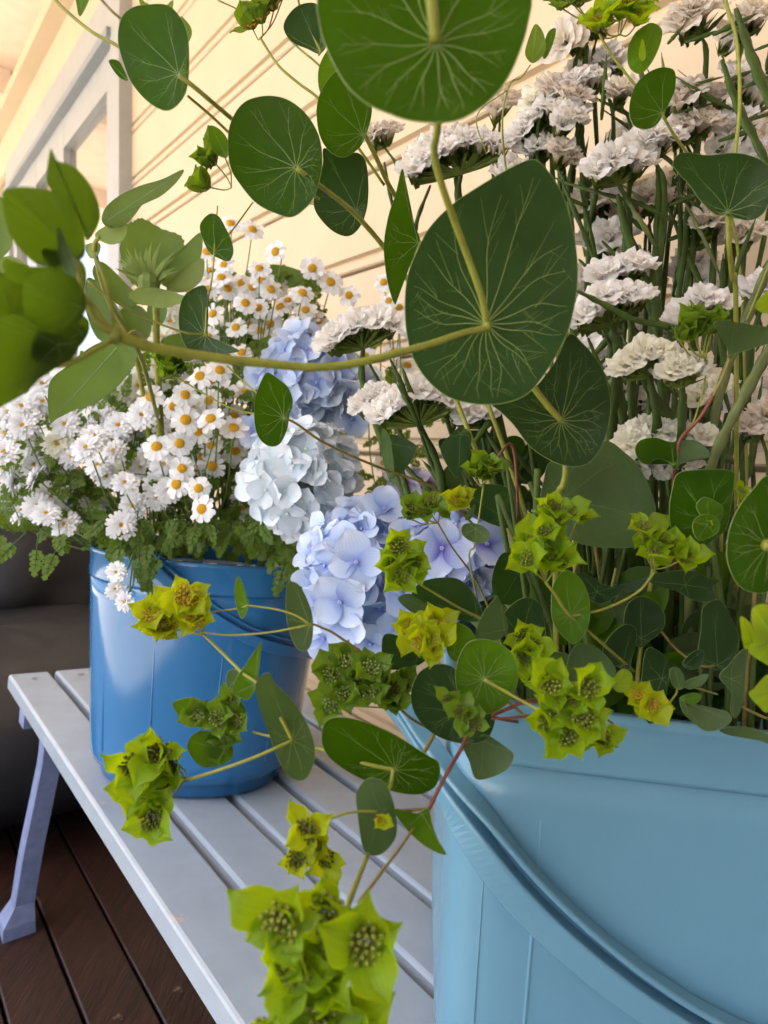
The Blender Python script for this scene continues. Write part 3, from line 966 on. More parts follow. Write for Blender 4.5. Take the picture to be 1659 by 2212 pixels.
# upper left spray
t = bup('upper left spray carrying two round leaves one below the other along its stem', P(830, 535, .5))
leaf(t, c1, [(630, 22), (720, 22), (775, 70), (810, 150), (817, 260), (808, 380), (770, 450), (715, 478), (640, 440), (570, 360), (530, 260), (510, 170), (525, 80), (570, 35)], (770, 320), .40, 'bl', -.06, .0, 0.10, 11)
leaf(t, c1, [(1150, 415), (1240, 430), (1320, 490), (1375, 580), (1393, 680), (1380, 780), (1345, 870), (1270, 935), (1200, 925), (1110, 880), (1040, 800), (995, 720), (985, 600), (1005, 510), (1060, 440)], (1280, 725), .42, 'bl', -.04, .02, 0.10, 14)
stem(t, [(90, -50, .41), (120, 0, .41), (150, 30, .41), (200, 70, .41), (252, 98, .41), (330, 150, .412), (385, 163, .405)], 1.0, 1.1)
stem(t, [(386, 163, .396), (420, 188, .40), (460, 222, .41), (505, 260, .43), (570, 315, .432), (640, 362, .424)], 1.4, 1.4)
stem(t, [(642, 364, .416), (700, 408, .43), (760, 456, .45), (830, 535, .48), (900, 640, .52), (960, 800, .56), (1080, 1100, .56), (1250, 1500, .56)], 1.5, 2.2)
stem(t, [(405, 207, .43), (450, 245, .44), (495, 287, .45), (580, 370, .46), (690, 430, .46)], 0.9, 1.0)
stem(t, [(195, -30, .43), (230, 12, .43), (258, 38, .43), (330, 90, .44), (400, 200, .44)], 0.9, 0.9, 'bst_olive')
leaf(t, c1, [(330, -30), (385, -20), (375, 20), (345, 70), (333, 30)], (350, -20), .41, 'bl_bright', cup=.1, veins=3)
leaf(t, c1, [(780, 70), (820, 110), (828, 150), (805, 190), (800, 130)], (800, 180), .425, 'bract_g', veins=3)
leaf(t, c1, [(470, 265), (510, 262), (535, 300), (552, 348), (510, 330)], (545, 340), .43, 'bl', veins=3)
leaf(t, c1, [(600, -10), (625, 8), (650, 22), (610, 24)], (640, 20), .43, 'bract_g', veins=0)
leaf(t, c1, [(720, 25), (748, 0), (745, 40), (730, 45)], (730, 35), .43, 'bract_g', veins=0)
umbel(t, (500, 405, .44), [(462, 350, 46), (447, 402, 42), (475, 320, 34)], .45, 'bract_g', 'bud', (-.6, .1), 5, .8)
leaf(t, c1, [(905, 545), (950, 560), (985, 610), (980, 680), (930, 660), (905, 600)], (975, 670), .44, 'bl_bright', veins=4, cup=.15)

# behind it, the spray with bluish leaves
t = bup('bluish leaved spray rising behind the topmost leaf, olive buds at its tip', P(960, 650, .6))
leaf(t, c1, [(1480, 300), (1560, 350), (1600, 420), (1605, 500), (1575, 600), (1540, 650), (1480, 680), (1420, 650), (1380, 580), (1368, 480), (1385, 400), (1430, 330)], (1565, 580), .47, 'bl', .05, 0, .1, 11)
leaf(t, c1, [(1440, 195), (1400, 240), (1375, 310), (1380, 390), (1405, 400), (1470, 310), (1500, 240), (1480, 200)], (1480, 290), .50, 'bl_bright', .05, 0, .1, 7)
leaf(t, c1, [(1400, 640), (1470, 680), (1540, 660), (1580, 700), (1592, 800), (1585, 900), (1555, 980), (1505, 1020), (1440, 1000), (1380, 940), (1355, 880), (1370, 800), (1395, 710)], (1540, 905), .50, 'bl_dark', 0, 0, .12, 10)
leaf(t, c1, [(1300, 20), (1370, 20), (1385, 100), (1410, 190), (1380, 232), (1330, 212), (1260, 180), (1225, 120), (1250, 60)], (1375, 220), .52, 'bl_dark', 0, 0, .1, 9)
leaf(t, c2, [(78, 730), (95, 800), (110, 900), (140, 990), (156, 1045), (120, 1120), (90, 1200), (60, 1290), (45, 1312), (20, 1240), (5, 1150), (0, 1050), (20, 930), (50, 840)], (148, 1050), .46, 'bl', .08, 0, .12, 9)
stem(t, [(640, -20, .52), (655, 40, .52), (690, 105, .52), (688, 120, .52)], .8, .8)
stem(t, [(562, 82, .52), (600, 140, .52), (645, 180, .52), (692, 217, .52), (760, 300, .53), (830, 400, .55)], 1.0, 1.2)
stem(t, [(622, 82, .52), (650, 108, .52), (690, 142, .52), (740, 200, .53)], .8, .9)
stem(t, [(470, 0, .53), (520, 25, .53), (545, 60, .53)], .6, .7, 'bst_olive')
stem(t, [(788, 292, .48), (812, 340, .49), (840, 400, .51), (880, 470, .54), (960, 650, .58), (1100, 1000, .6), (1250, 1500, .6)], 1.6, 2.2)
stem(t, [(745, 340, .51), (760, 400, .515), (772, 455, .505), (830, 540, .53)], .9, 1.0)
stem(t, [(670, 440, .52), (725, 452, .515), (770, 455, .51)], .6, .7, 'bst')
umbel(t, (560, 85, .52), [(590, 15, 62), (610, -10, 60), (545, 60, 40), (565, 45, 45)], .52, 'bract_g', 'bud_y', (-.2, .6), 5, .75)

# thin hanging sprig by the daisies
t = bup('thin sprig with two small leaves hanging in front of the upper daisies', P(450, 640, .55))
leaf(t, c1, [(905, 925), (945, 935), (975, 985), (1000, 1040), (1008, 1090), (990, 1128), (950, 1118), (905, 1090), (875, 1030), (865, 970)], (928, 1085), .46, 'bl', 0, 0, .1, 8)
leaf(t, c1, [(890, 1240), (840, 1245), (795, 1280), (775, 1340), (775, 1420), (800, 1490), (840, 1520), (930, 1533), (1020, 1522), (1028, 1510), (960, 1478), (905, 1458), (897, 1430), (900, 1340)], (885, 1445), .45, 'bl_dark', 0, 0, .14, 12)
stem(t, [(470, 445, .47), (466, 490, .465), (463, 541, .458)], .5, .5)
stem(t, [(546, 437, .50), (515, 480, .485), (488, 515, .47), (466, 540, .46)], .6, .6)
stem(t, [(463, 545, .455), (458, 600, .45), (447, 660, .448), (444, 720, .447)], .5, .7)
stem(t, [(190, 606, .40), (240, 645, .41), (310, 685, .43), (395, 717, .44), (440, 722, .447)], .8, .6)
# sprig crossing the white hydrangea
t = bup('sprig with a single kidney shaped leaf crossing the blue and white hydrangeas', P(940, 1055, .6))
leaf(t, c3, [(1150, 297), (1200, 320), (1245, 360), (1265, 420), (1250, 480), (1240, 540), (1210, 600), (1170, 613), (1130, 590), (1105, 540), (1098, 450), (1110, 380)], (1225, 487), .45, 'bl', .05, 0, .12, 12)
stem(t, [(378, 812, .46), (440, 850, .46), (500, 882, .46), (550, 894, .46), (612, 902, .455)], .5, .7)
stem(t, [(490, 790, .47), (520, 818, .47), (552, 846, .465), (600, 880, .46)], .6, .6)
stem(t, [(614, 903, .445), (640, 915, .45), (690, 950, .46), (760, 985, .48), (840, 1018, .5), (940, 1056, .53), (1040, 1150, .56)], .8, 1.1, 'bst_olive')
umbel(t, (385, 812, .46), [(355, 790, 34), (378, 785, 32), (392, 800, 30), (365, 812, 30)], .465, 'bract_g', 'bud_g', (.1, .3), 5, 1.1)

# leaves right of the big leaf
t = bup('spray with a round leaf tucked behind the big leaf and a broad dull leaf below', P(1210, 1070, .45))
leaf(t, c4, [(800, 130), (860, 170), (920, 240), (960, 320), (978, 420), (970, 520), (940, 610), (890, 680), (830, 700), (760, 690), (680, 650), (620, 600), (560, 520), (500, 460), (470, 430), (560, 415), (650, 360), (740, 245)], (765, 500), .385, 'bl_dark', 0, -.04, .08, 18)
stem(t, [(1120, 790, .375), (1150, 832, .378), (1180, 872, .38), (1212, 908, .384)], 2.0, 1.8, 'bst')
stem(t, [(1213, 912, .392), (1222, 1008, .40), (1216, 1050, .405), (1207, 1080, .412), (1200, 1300, .45), (1210, 1600, .48)], 1.7, 2.0, 'bst')
leaf(t, c4, [(960, 590), (1040, 640), (1100, 700), (1150, 800), (1172, 880), (1165, 960), (1130, 1020), (1070, 1048), (900, 1045), (780, 1000), (700, 930), (675, 860), (690, 760), (720, 680), (850, 640)], (780, 830), .425, 'bl_pale', 0, -.05, .06, 7, 'vein_soft')
umbel(t, (1205, 1240, .38), [(1190, 1095, 40), (1225, 1110, 40), (1250, 1118, 34), (1175, 1105, 38), (1200, 1125, 36)], .375, 'bract', 'bud', (.1, .5), 4, .5)
umbel(t, (1180, 1258, .38), [(1150, 1180, 52), (1185, 1195, 50), (1175, 1150, 42), (1205, 1215, 48), (1140, 1210, 44)], .365, 'bract', 'bud', (-.1, .35), 5, .6)
leaf(t, c4, [(780, 1150), (830, 1165), (870, 1220), (888, 1290), (885, 1370), (860, 1430), (820, 1465), (770, 1430), (730, 1370), (722, 1290), (735, 1200)], (803, 1340), .385, 'bl_bright', -.05, 0, .1, 10)
stem(t, [(1179, 1258, .375), (1200, 1285, .378), (1229, 1327, .382), (1304, 1393, .40), (1370, 1450, .43)], .8, .9)
stem(t, [(1416, 1233, .39), (1379, 1278, .39), (1310, 1314, .388), (1237, 1331, .383)], .8, .7)

# top right sprigs
t = bup('top right sprig with golden centred flowers and a cupped leaf', P(1530, 400, .55))
leaf(t, c2, [(1215, 292), (1255, 310), (1258, 380), (1235, 440), (1205, 500), (1170, 545), (1115, 558), (1070, 530), (1060, 460), (1080, 380), (1120, 330), (1170, 300)], (1200, 490), .45, 'bl', .05, 0, .1, 10)
leaf(t, c2, [(1160, 100), (1200, 130), (1190, 200), (1150, 280), (1105, 318), (1060, 290), (1052, 220), (1080, 150), (1120, 115)], (1118, 240), .45, 'bl_bright', 0, 0, -.15, 8)
leaf(t, c2, [(1115, 170), (1128, 200), (1130, 250), (1112, 262), (1100, 230)], (1112, 255), .444, 'bract', veins=0, cup=.2)
stem(t, [(1294, 72, .45), (1312, 105, .45), (1345, 150, .452), (1376, 188, .455), (1410, 225, .46)], .9, .9)
stem(t, [(1432, 250, .445), (1455, 290, .455), (1482, 328, .47), (1530, 400, .5), (1600, 600, .55), (1620, 1500, .6)], .9, 1.3)
umbel(t, (1340, 75, .45), [(1340, 38, 40), (1362, 22, 42), (1375, 50, 40), (1300, 50, 44), (1283, 62, 40), (1350, 5, 40)], .45, 'bract', 'bud_y', (0, .4), 5, .7)
umbel(t, (1290, 40, .48), [(1215, 15, 46), (1250, 10, 44), (1230, -5, 44)], .48, 'bl_bright' if False else 'bract_g', 'bud', (-.2, .5), 5, .95)
leaf(t, c2, [(655, 105), (690, 150), (695, 225), (645, 272), (610, 235), (625, 165)], (640, 265), .5, 'bract_g', veins=3, cup=.15)
leaf(t, c2, [(742, 125), (705, 145), (685, 235), (700, 250), (728, 195)], (692, 245), .505, 'bl_bright', veins=3, cup=.15)
stem(t, [(1146, 140, .505), (1125, 168, .51), (1100, 185, .51), (1085, 270, .52), (1100, 420, .55), (1150, 800, .58)], .5, .9)
stem(t, [(1095, 195, .51), (1030, 250, .52), (1050, 330, .53)], .4, .5)
t = bup('right hand sprig with one dark saddle shaped leaf on a pale upright stem', P(1580, 600, .5))
leaf(t, c2, [(1290, 660), (1400, 672), (1500, 662), (1570, 670), (1640, 700), (1690, 760), (1670, 850), (1640, 920), (1590, 950), (1530, 945), (1485, 932), (1430, 925), (1370, 870), (1320, 800), (1265, 740), (1248, 700)], (1485, 915), .40, 'bl_dark', -.05, .08, .12, 12)
stem(t, [(1560, -40, .43), (1569, 10, .43), (1588, 70, .43), (1596, 140, .43), (1598, 230, .425), (1588, 335, .42), (1578, 450, .41)], 1.2, 1.2)
stem(t, [(1572, 462, .402), (1575, 530, .41), (1582, 600, .43), (1590, 700, .46), (1590, 1500, .55)], 1.5, 1.6)

# buds and folded leaves on a red stem
t = bup('sprig with plump green buds and a folded leaf on a red stem', P(1455, 1045, .45))
umbel(t, (1525, 780, .42), [(1480, 715, 44), (1505, 720, 46), (1530, 715, 42), (1500, 690, 38), (1470, 735, 36), (1545, 700, 38)], .415, 'bract_g', 'bud_d', (0, .5), 5, 1.15)
stem(t, [(1527, 778, .42), (1522, 830, .42), (1504, 895, .425), (1490, 930, .43)], .6, .6)
leaf(t, c4, [(1425, 80), (1460, 70), (1540, 80), (1600, 90), (1659, 100), (1720, 140), (1659, 170), (1580, 190), (1520, 210), (1490, 238), (1480, 180), (1450, 130)], (1492, 220), .40, 'bl_pale', 0, .1, .15, 6, 'vein_soft')
stem(t, [(1576, 775, .40), (1560, 815, .40), (1540, 855, .405), (1510, 905, .41), (1469, 950, .42)], .9, .9, 'bst_olive')
stem(t, [(1540, 855, .404), (1510, 905, .409), (1469, 950, .419), (1462, 1006, .42), (1455, 1050, .43), (1460, 1300, .5)], 1.0, 1.1, 'bst_red')
leaf(t, c4, [(1085, 620), (1110, 585), (1170, 575), (1220, 590), (1255, 600), (1265, 640), (1265, 700), (1250, 712), (1230, 680), (1180, 665), (1130, 690), (1095, 660)], (1250, 690), .415, 'bl', 0, -.1, .15, 6)
leaf(t, c4, [(1255, 600), (1320, 585), (1370, 600), (1410, 650), (1380, 665), (1330, 672), (1280, 690), (1258, 712), (1262, 650)], (1268, 690), .417, 'bl_pale', 0, -.1, .1, 5, 'vein_soft')
stem(t, [(1662, 570, .43), (1640, 625, .43), (1613, 692, .43)], .6, .6)
leaf(t, c2, [(1659, 1260), (1620, 1290), (1605, 1330), (1650, 1355), (1720, 1340), (1720, 1260)], (1700, 1300), .36, 'bract', veins=0, cup=.2)

t = bup('spray at the right edge with a squarish leaf cupping a small pair of leaflets', P(1480, 1200, .42))
leaf(t, c4, [(1270, 730), (1370, 713), (1500, 718), (1512, 760), (1500, 850), (1480, 960), (1420, 1020), (1340, 1055), (1280, 1030), (1240, 960), (1232, 880), (1245, 800)], (1400, 930), .385, 'bl', .03, 0, -.1, 9)
leaf(t, c4, [(1385, 833), (1430, 850), (1465, 880), (1450, 935), (1400, 950), (1360, 900), (1350, 860)], (1405, 935), .377, 'bl_bright', veins=5, cup=-.1)
leaf(t, c4, [(1340, 930), (1390, 905), (1445, 930), (1440, 985), (1365, 1018), (1335, 980)], (1395, 950), .37, 'bl_bright', veins=5, cup=.15)
umbel(t, (1530, 1130, .38), [(1527, 1132, 14)], .366, 'bract', 'bud_g')
umbel(t, (1412, 1230, .39), [(1399, 1150, 44), (1425, 1170, 42), (1450, 1190, 40), (1478, 1205, 42), (1410, 1195, 36), (1385, 1140, 40)], .38, 'bract', 'bud', (-.05, .45), 4, .5)
umbel(t, (1600, 1110, .4), [(1600, 1060, 22), (1605, 1085, 18)], .41, 'bract', 'bud_g')
t = bup('right edge spray with a large half seen round leaf and lime bracts', P(1700, 1300, .35))
leaf(t, c4, [(1659, 740), (1600, 790), (1530, 880), (1490, 980), (1480, 1080), (1500, 1160), (1540, 1220), (1600, 1245), (1659, 1240), (1730, 1200), (1800, 1100), (1820, 950), (1760, 800)], (1659, 1040), .33, 'bl', .05, 0, .1, 16)
mb = MB()
mb.ball(P(1656, 1178, .327), .003)
mb.build('node', M['bst'], t)
stem(t, [(1658, 1180, .335), (1680, 1250, .36), (1700, 1600, .45)], 1.4, 1.8)
for o_, a_ in (([(1590, 0), (1659, -20), (1720, 60), (1700, 250), (1640, 230), (1575, 180), (1600, 120)], (1690, 130)), ([(1659, 280), (1600, 340), (1575, 365), (1620, 420), (1659, 445), (1740, 400), (1740, 300)], (1720, 350)), ([(1540, 30), (1590, 70), (1600, 150), (1560, 170), (1545, 110)], (1590, 140))):
    leaf(t, c6, o_, a_, .31, 'bract', .1, 0, .25, 4, 'vein_soft', 'bract', margin=False)

# low sprigs over the hydrangea
t = bup('sprig of small green star flowers standing over the blue hydrangea', P(1030, 1140, .46))
umbel(t, (945, 1130, .46), [(929, 1085, 34), (894, 1100, 34), (912, 1105, 32), (950, 1100, 32), (885, 1118, 30)], .455, 'bract_g', 'bud', (0, .6), 5, .6)
umbel(t, (1010, 1105, .46), [(984, 1082, 30), (1000, 1078, 26)], .455, 'bract_y', 'bud_y', (.1, .5), 5, .6)
umbel(t, (1044, 1050, .44), [(1040, 1010, 38), (1060, 1015, 36), (1050, 1030, 30), (1025, 1025, 30)], .44, 'bract_g', 'bud', (0, .6), 5, .8)
stem(t, [(1044, 1050, .44), (1038, 1095, .44), (1031, 1140, .44), (1025, 1180, .445), (1015, 1215, .45), (1060, 1400, .47), (1150, 1600, .5)], .6, .7)
leaf(t, c4, [(390, 945), (440, 965), (460, 1000), (430, 1030), (370, 1020), (335, 985), (345, 950)], (395, 970), .435, 'bl_pale', veins=6, cup=.1)
leaf(t, c4, [(360, 900), (390, 865), (392, 890), (375, 925), (350, 930)], (355, 928), .45, 'bl_pale', veins=2)
stem(t, [(945, 1128, .458), (975, 1180, .47), (1050, 1300, .5), (1150, 1600, .52)], .6, .8)

t = bup('branching sprig with lime flowers in front of the blue hydrangea, golden head below', P(1085, 1360, .44))
umbel(t, (899, 1258, .40), [(859, 1180, 50), (885, 1195, 46), (880, 1225, 46), (850, 1222, 46), (865, 1245, 44), (895, 1215, 38)], .40, 'bract', 'bud', (-.1, .25), 5, .55)
stem(t, [(899, 1257, .402), (930, 1276, .405), (990, 1312, .41), (1036, 1335, .415), (1085, 1362, .42), (1150, 1450, .45)], .7, .9)
umbel(t, (950, 1385, .39), [(889, 1357, 44), (939, 1350, 48), (939, 1391, 46), (915, 1370, 36), (905, 1385, 36)], .385, 'bract_y', 'bud_y', (-.05, .1), 5, .5)
leaf(t, c6, [(300, 60), (350, 70), (390, 110), (400, 170), (380, 220), (330, 235), (280, 200), (270, 130)], (300, 190), .392, 'bl_bright', veins=6, cup=.1)
leaf(t, c4, [(490, 1258), (515, 1320), (535, 1400), (500, 1445), (440, 1450), (398, 1445), (400, 1400), (430, 1330), (470, 1280)], (520, 1405), .40, 'bl_pale', .1, 0, .1, 4, 'vein_soft')
leaf(t, c4, [(620, 1265), (680, 1300), (695, 1390), (680, 1440), (560, 1440), (515, 1350), (560, 1290)], (600, 1430), .45, 'bl_dark', veins=7)
leaf(t, c4, [(240, 1180), (330, 1190), (400, 1270), (425, 1350), (380, 1370), (280, 1350), (180, 1290), (120, 1250), (160, 1200)], (400, 1350), .44, 'bl_dark', veins=6, vm='vein_soft')
leaf(t, c4, [(120, 1250), (200, 1300), (280, 1350), (200, 1360), (120, 1330), (60, 1270)], (270, 1340), .45, 'bl_pale', veins=4, vm='vein_soft')
leaf(t, c4, [(440, 775), (530, 790), (555, 860), (560, 960), (470, 950), (380, 900), (300, 820), (350, 790)], (550, 940), .52, 'bl_dark', veins=7, vm='vein_soft')
leaf(t, c4, [(330, 530), (375, 560), (370, 640), (345, 700), (315, 748), (270, 690), (245, 620), (290, 560)], (330, 560), .55, 'bl_dark', veins=5, vm='vein_soft')
leaf(t, c4, [(30, 560), (130, 600), (135, 640), (100, 700), (60, 740), (20, 720), (0, 620)], (30, 600), .56, 'bl_dark', veins=5, vm='vein_soft')
leaf(t, c4, [(-10, 540), (25, 570), (40, 680), (45, 775), (15, 740), (-10, 640)], (30, 750), .54, 'bl_pale', veins=2, vm='vein_soft')
stem(t, [(1060, 1010, .52), (1105, 960, .53), (1118, 1080, .53), (1115, 1150, .53)], 1.0, 1.3, 'bst_red')

# cascade over the far bucket
t = bup('trailing spray with lime flower heads hanging across the deep blue bucket', P(950, 1560, .4))
umbel(t, (440, 1372, .37), [(402, 1292, 58), (352, 1352, 58), (425, 1335, 50), (375, 1310, 44), (330, 1330, 42)], .365, 'bract_y', 'bud_y', (.05, .2), 5, .6)
umbel(t, (530, 1560, .36), [(430, 1545, 38), (505, 1520, 44), (470, 1550, 40), (470, 1610, 42), (515, 1560, 40), (490, 1585, 36)], .36, 'bract_g', 'bud_g', (-.1, .25), 5, .6)
umbel(t, (402, 1684, .34), [(288, 1655, 60), (345, 1625, 62), (303, 1705, 52), (358, 1690, 50), (330, 1765, 58), (375, 1650, 50)], .335, 'bract', 'bud_d', (-.15, .15), 5, .55)
leaf(t, c3, [(1030, 1175), (1050, 1210), (1065, 1260), (1075, 1300), (1050, 1355), (1030, 1330), (1015, 1270), (1015, 1210)], (1070, 1300), .365, 'bl_bright', veins=6, cup=.12)
leaf(t, c3, [(1245, 1200), (1290, 1210), (1330, 1280), (1350, 1350), (1350, 1440), (1330, 1490), (1290, 1490), (1260, 1440), (1240, 1360), (1235, 1260)], (1338, 1385), .365, 'bl_pale', veins=8, cup=.12)
leaf(t, c5, [(1165, 275), (1190, 320), (1260, 390), (1320, 480), (1355, 570), (1358, 650), (1330, 720), (1290, 738), (1240, 710), (1200, 640), (1160, 530), (1120, 420), (1105, 330), (1130, 285)], (1262, 562), .345, 'bl_pale', .1, .05, .12, 10)
leaf(t, c5, [(1130, 140), (1125, 200), (1115, 290), (1100, 350), (1070, 390), (1020, 370), (1005, 350), (1020, 300), (1060, 240), (1100, 180)], (1100, 325), .352, 'bl_bright', veins=6, cup=.12)
leaf(t, c5, [(750, 400), (830, 380), (890, 410), (910, 470), (880, 510), (800, 490), (760, 440)], (890, 480), .358, 'bl_bright', veins=6, cup=.1)
leaf(t, c5, [(810, 580), (850, 530), (930, 530), (990, 570), (1010, 630), (960, 670), (880, 680), (830, 640)], (980, 600), .356, 'bl_bright', veins=7, cup=.1)
leaf(t, c5, [(985, 270), (1020, 260), (1050, 300), (1010, 340), (980, 330)], (1040, 290), .36, 'bl_pale', veins=3)
leaf(t, c6, [(-269, 560), (-255, 490), (-200, 465), (-100, 480), (0, 518), (80, 560), (180, 625), (235, 660), (240, 720), (215, 770), (150, 798), (60, 790), (-30, 760), (-120, 720), (-200, 670), (-250, 620)], (45, 690), .335, 'bl', 0, .08, .12, 15)
stem(t, [(402, 1685, .338), (460, 1668, .338), (550, 1636, .338), (632, 1599, .343)], .9, .9)
stem(t, [(682, 1614, .342), (740, 1634, .336), (800, 1652, .332), (851, 1662, .331)], .9, 1.0)
stem(t, [(547, 1581, .355), (565, 1586, .352), (590, 1592, .35)], .6, .7)
stem(t, [(440, 1371, .367), (470, 1400, .362), (500, 1430, .357), (527, 1456, .352), (560, 1480, .346), (600, 1540, .340), (631, 1597, .340)], .8, 1.0)
stem(t, [(440, 1350, .367), (457, 1324, .367), (510, 1315, .366), (537, 1308, .364)], .5, .5)
stem(t, [(538, 1308, .363), (600, 1317, .362), (640, 1330, .361), (667, 1347, .360)], .5, .6)
stem(t, [(440, 1366, .366), (500, 1372, .362), (590, 1365, .360), (667, 1350, .359)], .5, .6)
stem(t, [(670, 1346, .364), (700, 1358, .37), (730, 1374, .375), (820, 1440, .39), (950, 1560, .41), (1100, 1640, .44)], .6, .9, 'bst_olive')
stem(t, [(855, 1655, .342), (905, 1640, .36), (951, 1556, .375), (975, 1500, .39), (1040, 1460, .42), (1150, 1600, .46)], 1.1, 1.3, 'bst_olive')

# lowest spray in front of the bench
t = bup('lowest spray in front of the bench, out of focus lime head at its end', P(926, 1746, .33))
umbel(t, (712, 1770, .30), [(665, 1790, 56), (640, 1855, 48), (700, 1850, 48), (680, 1825, 40)], .30, 'bract_y', 'bud_d', (.05, .1), 4, .55)
umbel(t, (752, 1965, .255), [(612, 1985, 92), (705, 1970, 96), (790, 2035, 92), (632, 2080, 88), (700, 2090, 90), (672, 2175, 100), (745, 2190, 92), (590, 2220, 80)], .245, 'bract', 'bud', (-.05, .1), 5, .6)
leaf(t, c6, [(-120, 800), (-90, 745), (-50, 728), (0, 745), (30, 800), (50, 880), (55, 960), (35, 1010), (-10, 1055), (-60, 1060), (-90, 1030), (-105, 950), (-115, 870)], (-15, 880), .312, 'bl_pale', .05, 0, -.1, 5, 'vein_soft')
leaf(t, c6, [(50, 860), (140, 880), (190, 860), (210, 930), (240, 1010), (268, 1058), (210, 1040), (150, 1000), (100, 950), (60, 900)], (165, 885), .315, 'bl_bright', .1, 0, .1, 4)
umbel(t, (822, 1775, .307), [(822, 1770, 26)], .306, 'bract_y', 'bud_y', (0, .2), 3, 1.0)
stem(t, [(710, 1769, .302), (760, 1754, .306), (815, 1753, .311)], .6, .6)
stem(t, [(838, 1752, .314), (880, 1750, .32), (926, 1747, .325)], .6, .8, 'bst_olive')
stem(t, [(795, 1845, .308), (775, 1895, .29), (757, 1940, .27), (748, 1970, .256)], 1.0, 1.4)
stem(t, [(900, 1780, .316), (865, 1830, .30), (820, 1890, .28), (775, 1950, .262)], .6, .8, 'bst_olive')
stem(t, [(849, 1662, .329), (845, 1690, .326), (838, 1712, .32), (800, 1830, .315)], .9, .9)
stem(t, [(926, 1748, .325), (960, 1680, .335), (1001, 1609, .35), (1030, 1550, .37), (1120, 1560, .44)], 1.0, 1.1, 'bst_red')

# heads over the rim of the pale bucket
t = bup('spray with a big lime flower head lying over the pale bucket rim', P(1150, 1540, .38))
umbel(t, (1200, 1540, .34), [(1190, 1480, 56), (1268, 1485, 58), (1200, 1535, 54), (1262, 1553, 56), (1226, 1595, 58), (1298, 1595, 52), (1232, 1510, 44), (1178, 1560, 46)], .325, 'bract', 'bud', (0, .2), 5, .55)
umbel(t, (1140, 1440, .37), [(1129, 1376, 44), (1148, 1395, 42), (1130, 1420, 42), (1140, 1455, 40)], .375, 'bract', 'bud_d', (0, .2), 4, .55)
umbel(t, (1000, 1560, .35), [(970, 1515, 38), (998, 1540, 36), (1022, 1562, 38)], .345, 'bract_g', 'bud_d', (0, .2), 4, .5)
leaf(t, c6, [(380, 135), (450, 130), (520, 160), (565, 210), (580, 280), (565, 350), (530, 410), (470, 445), (400, 450), (350, 420), (320, 360), (308, 290), (320, 220), (345, 165)], (432, 300), .36, 'bl_bright', .0, 0, .08, 15)
leaf(t, c6, [(240, 235), (160, 265), (120, 340), (125, 430), (180, 510), (260, 560), (360, 580), (440, 560), (475, 500), (470, 450), (400, 440), (330, 350), (310, 260)], (330, 440), .37, 'bl_dark', .0, -.05, .08, 16, 'vein_soft')
leaf(t, c6, [(440, 540), (520, 590), (560, 630), (530, 690), (460, 725), (395, 730), (370, 660), (345, 590), (400, 560)], (430, 570), .365, 'bl_pale', 0, -.05, .1, 5, 'vein_soft')
leaf(t, c6, [(0, 110), (100, 130), (190, 190), (150, 240), (60, 260), (0, 240)], (150, 200), .40, 'bl_dark', veins=4, vm='vein_soft')
leaf(t, c6, [(1030, 258), (1068, 275), (1070, 320), (1040, 355), (1000, 350), (985, 310)], (1000, 330), .335, 'bract', veins=4, cup=.15)
stem(t, [(1046, 1468, .352), (1090, 1493, .35), (1146, 1524, .345), (1190, 1545, .34)], .8, .9)
stem(t, [(1046, 1467, .365), (1080, 1500, .38), (1150, 1560, .43)], .9, 1.0)
stem(t, [(1062, 1545, .36), (1100, 1530, .362), (1145, 1514, .37), (1220, 1520, .42)], 1.0, 1.1, 'bst_red')
stem(t, [(1062, 1553, .355), (1110, 1550, .36), (1160, 1545, .37), (1230, 1540, .42)], .7, .8, 'bst_red')
stem(t, [(1340, 1590, .42), (1320, 1560, .38), (1250, 1520, .34)], .8, .8, 'bst_olive')

t = bup('green star headed sprigs left of the pale bucket rim, below the blue hydrangea', P(900, 1560, .42))
umbel(t, (860, 1530, .40), [(715, 1460, 46), (755, 1428, 46), (800, 1445, 44), (722, 1520, 46), (772, 1470, 42), (822, 1470, 42), (745, 1495, 40), (800, 1500, 40)], .385, 'bract_g', 'bud_g', (-.15, .35), 5, .6)
umbel(t, (880, 1530, .40), [(845, 1490, 42), (868, 1475, 40), (850, 1515, 36)], .39, 'bract_g', 'bud_d', (0, .3), 5, .6)
stem(t, [(862, 1530, .40), (900, 1560, .41), (980, 1600, .44)], .8, 1.0, 'bst_olive')

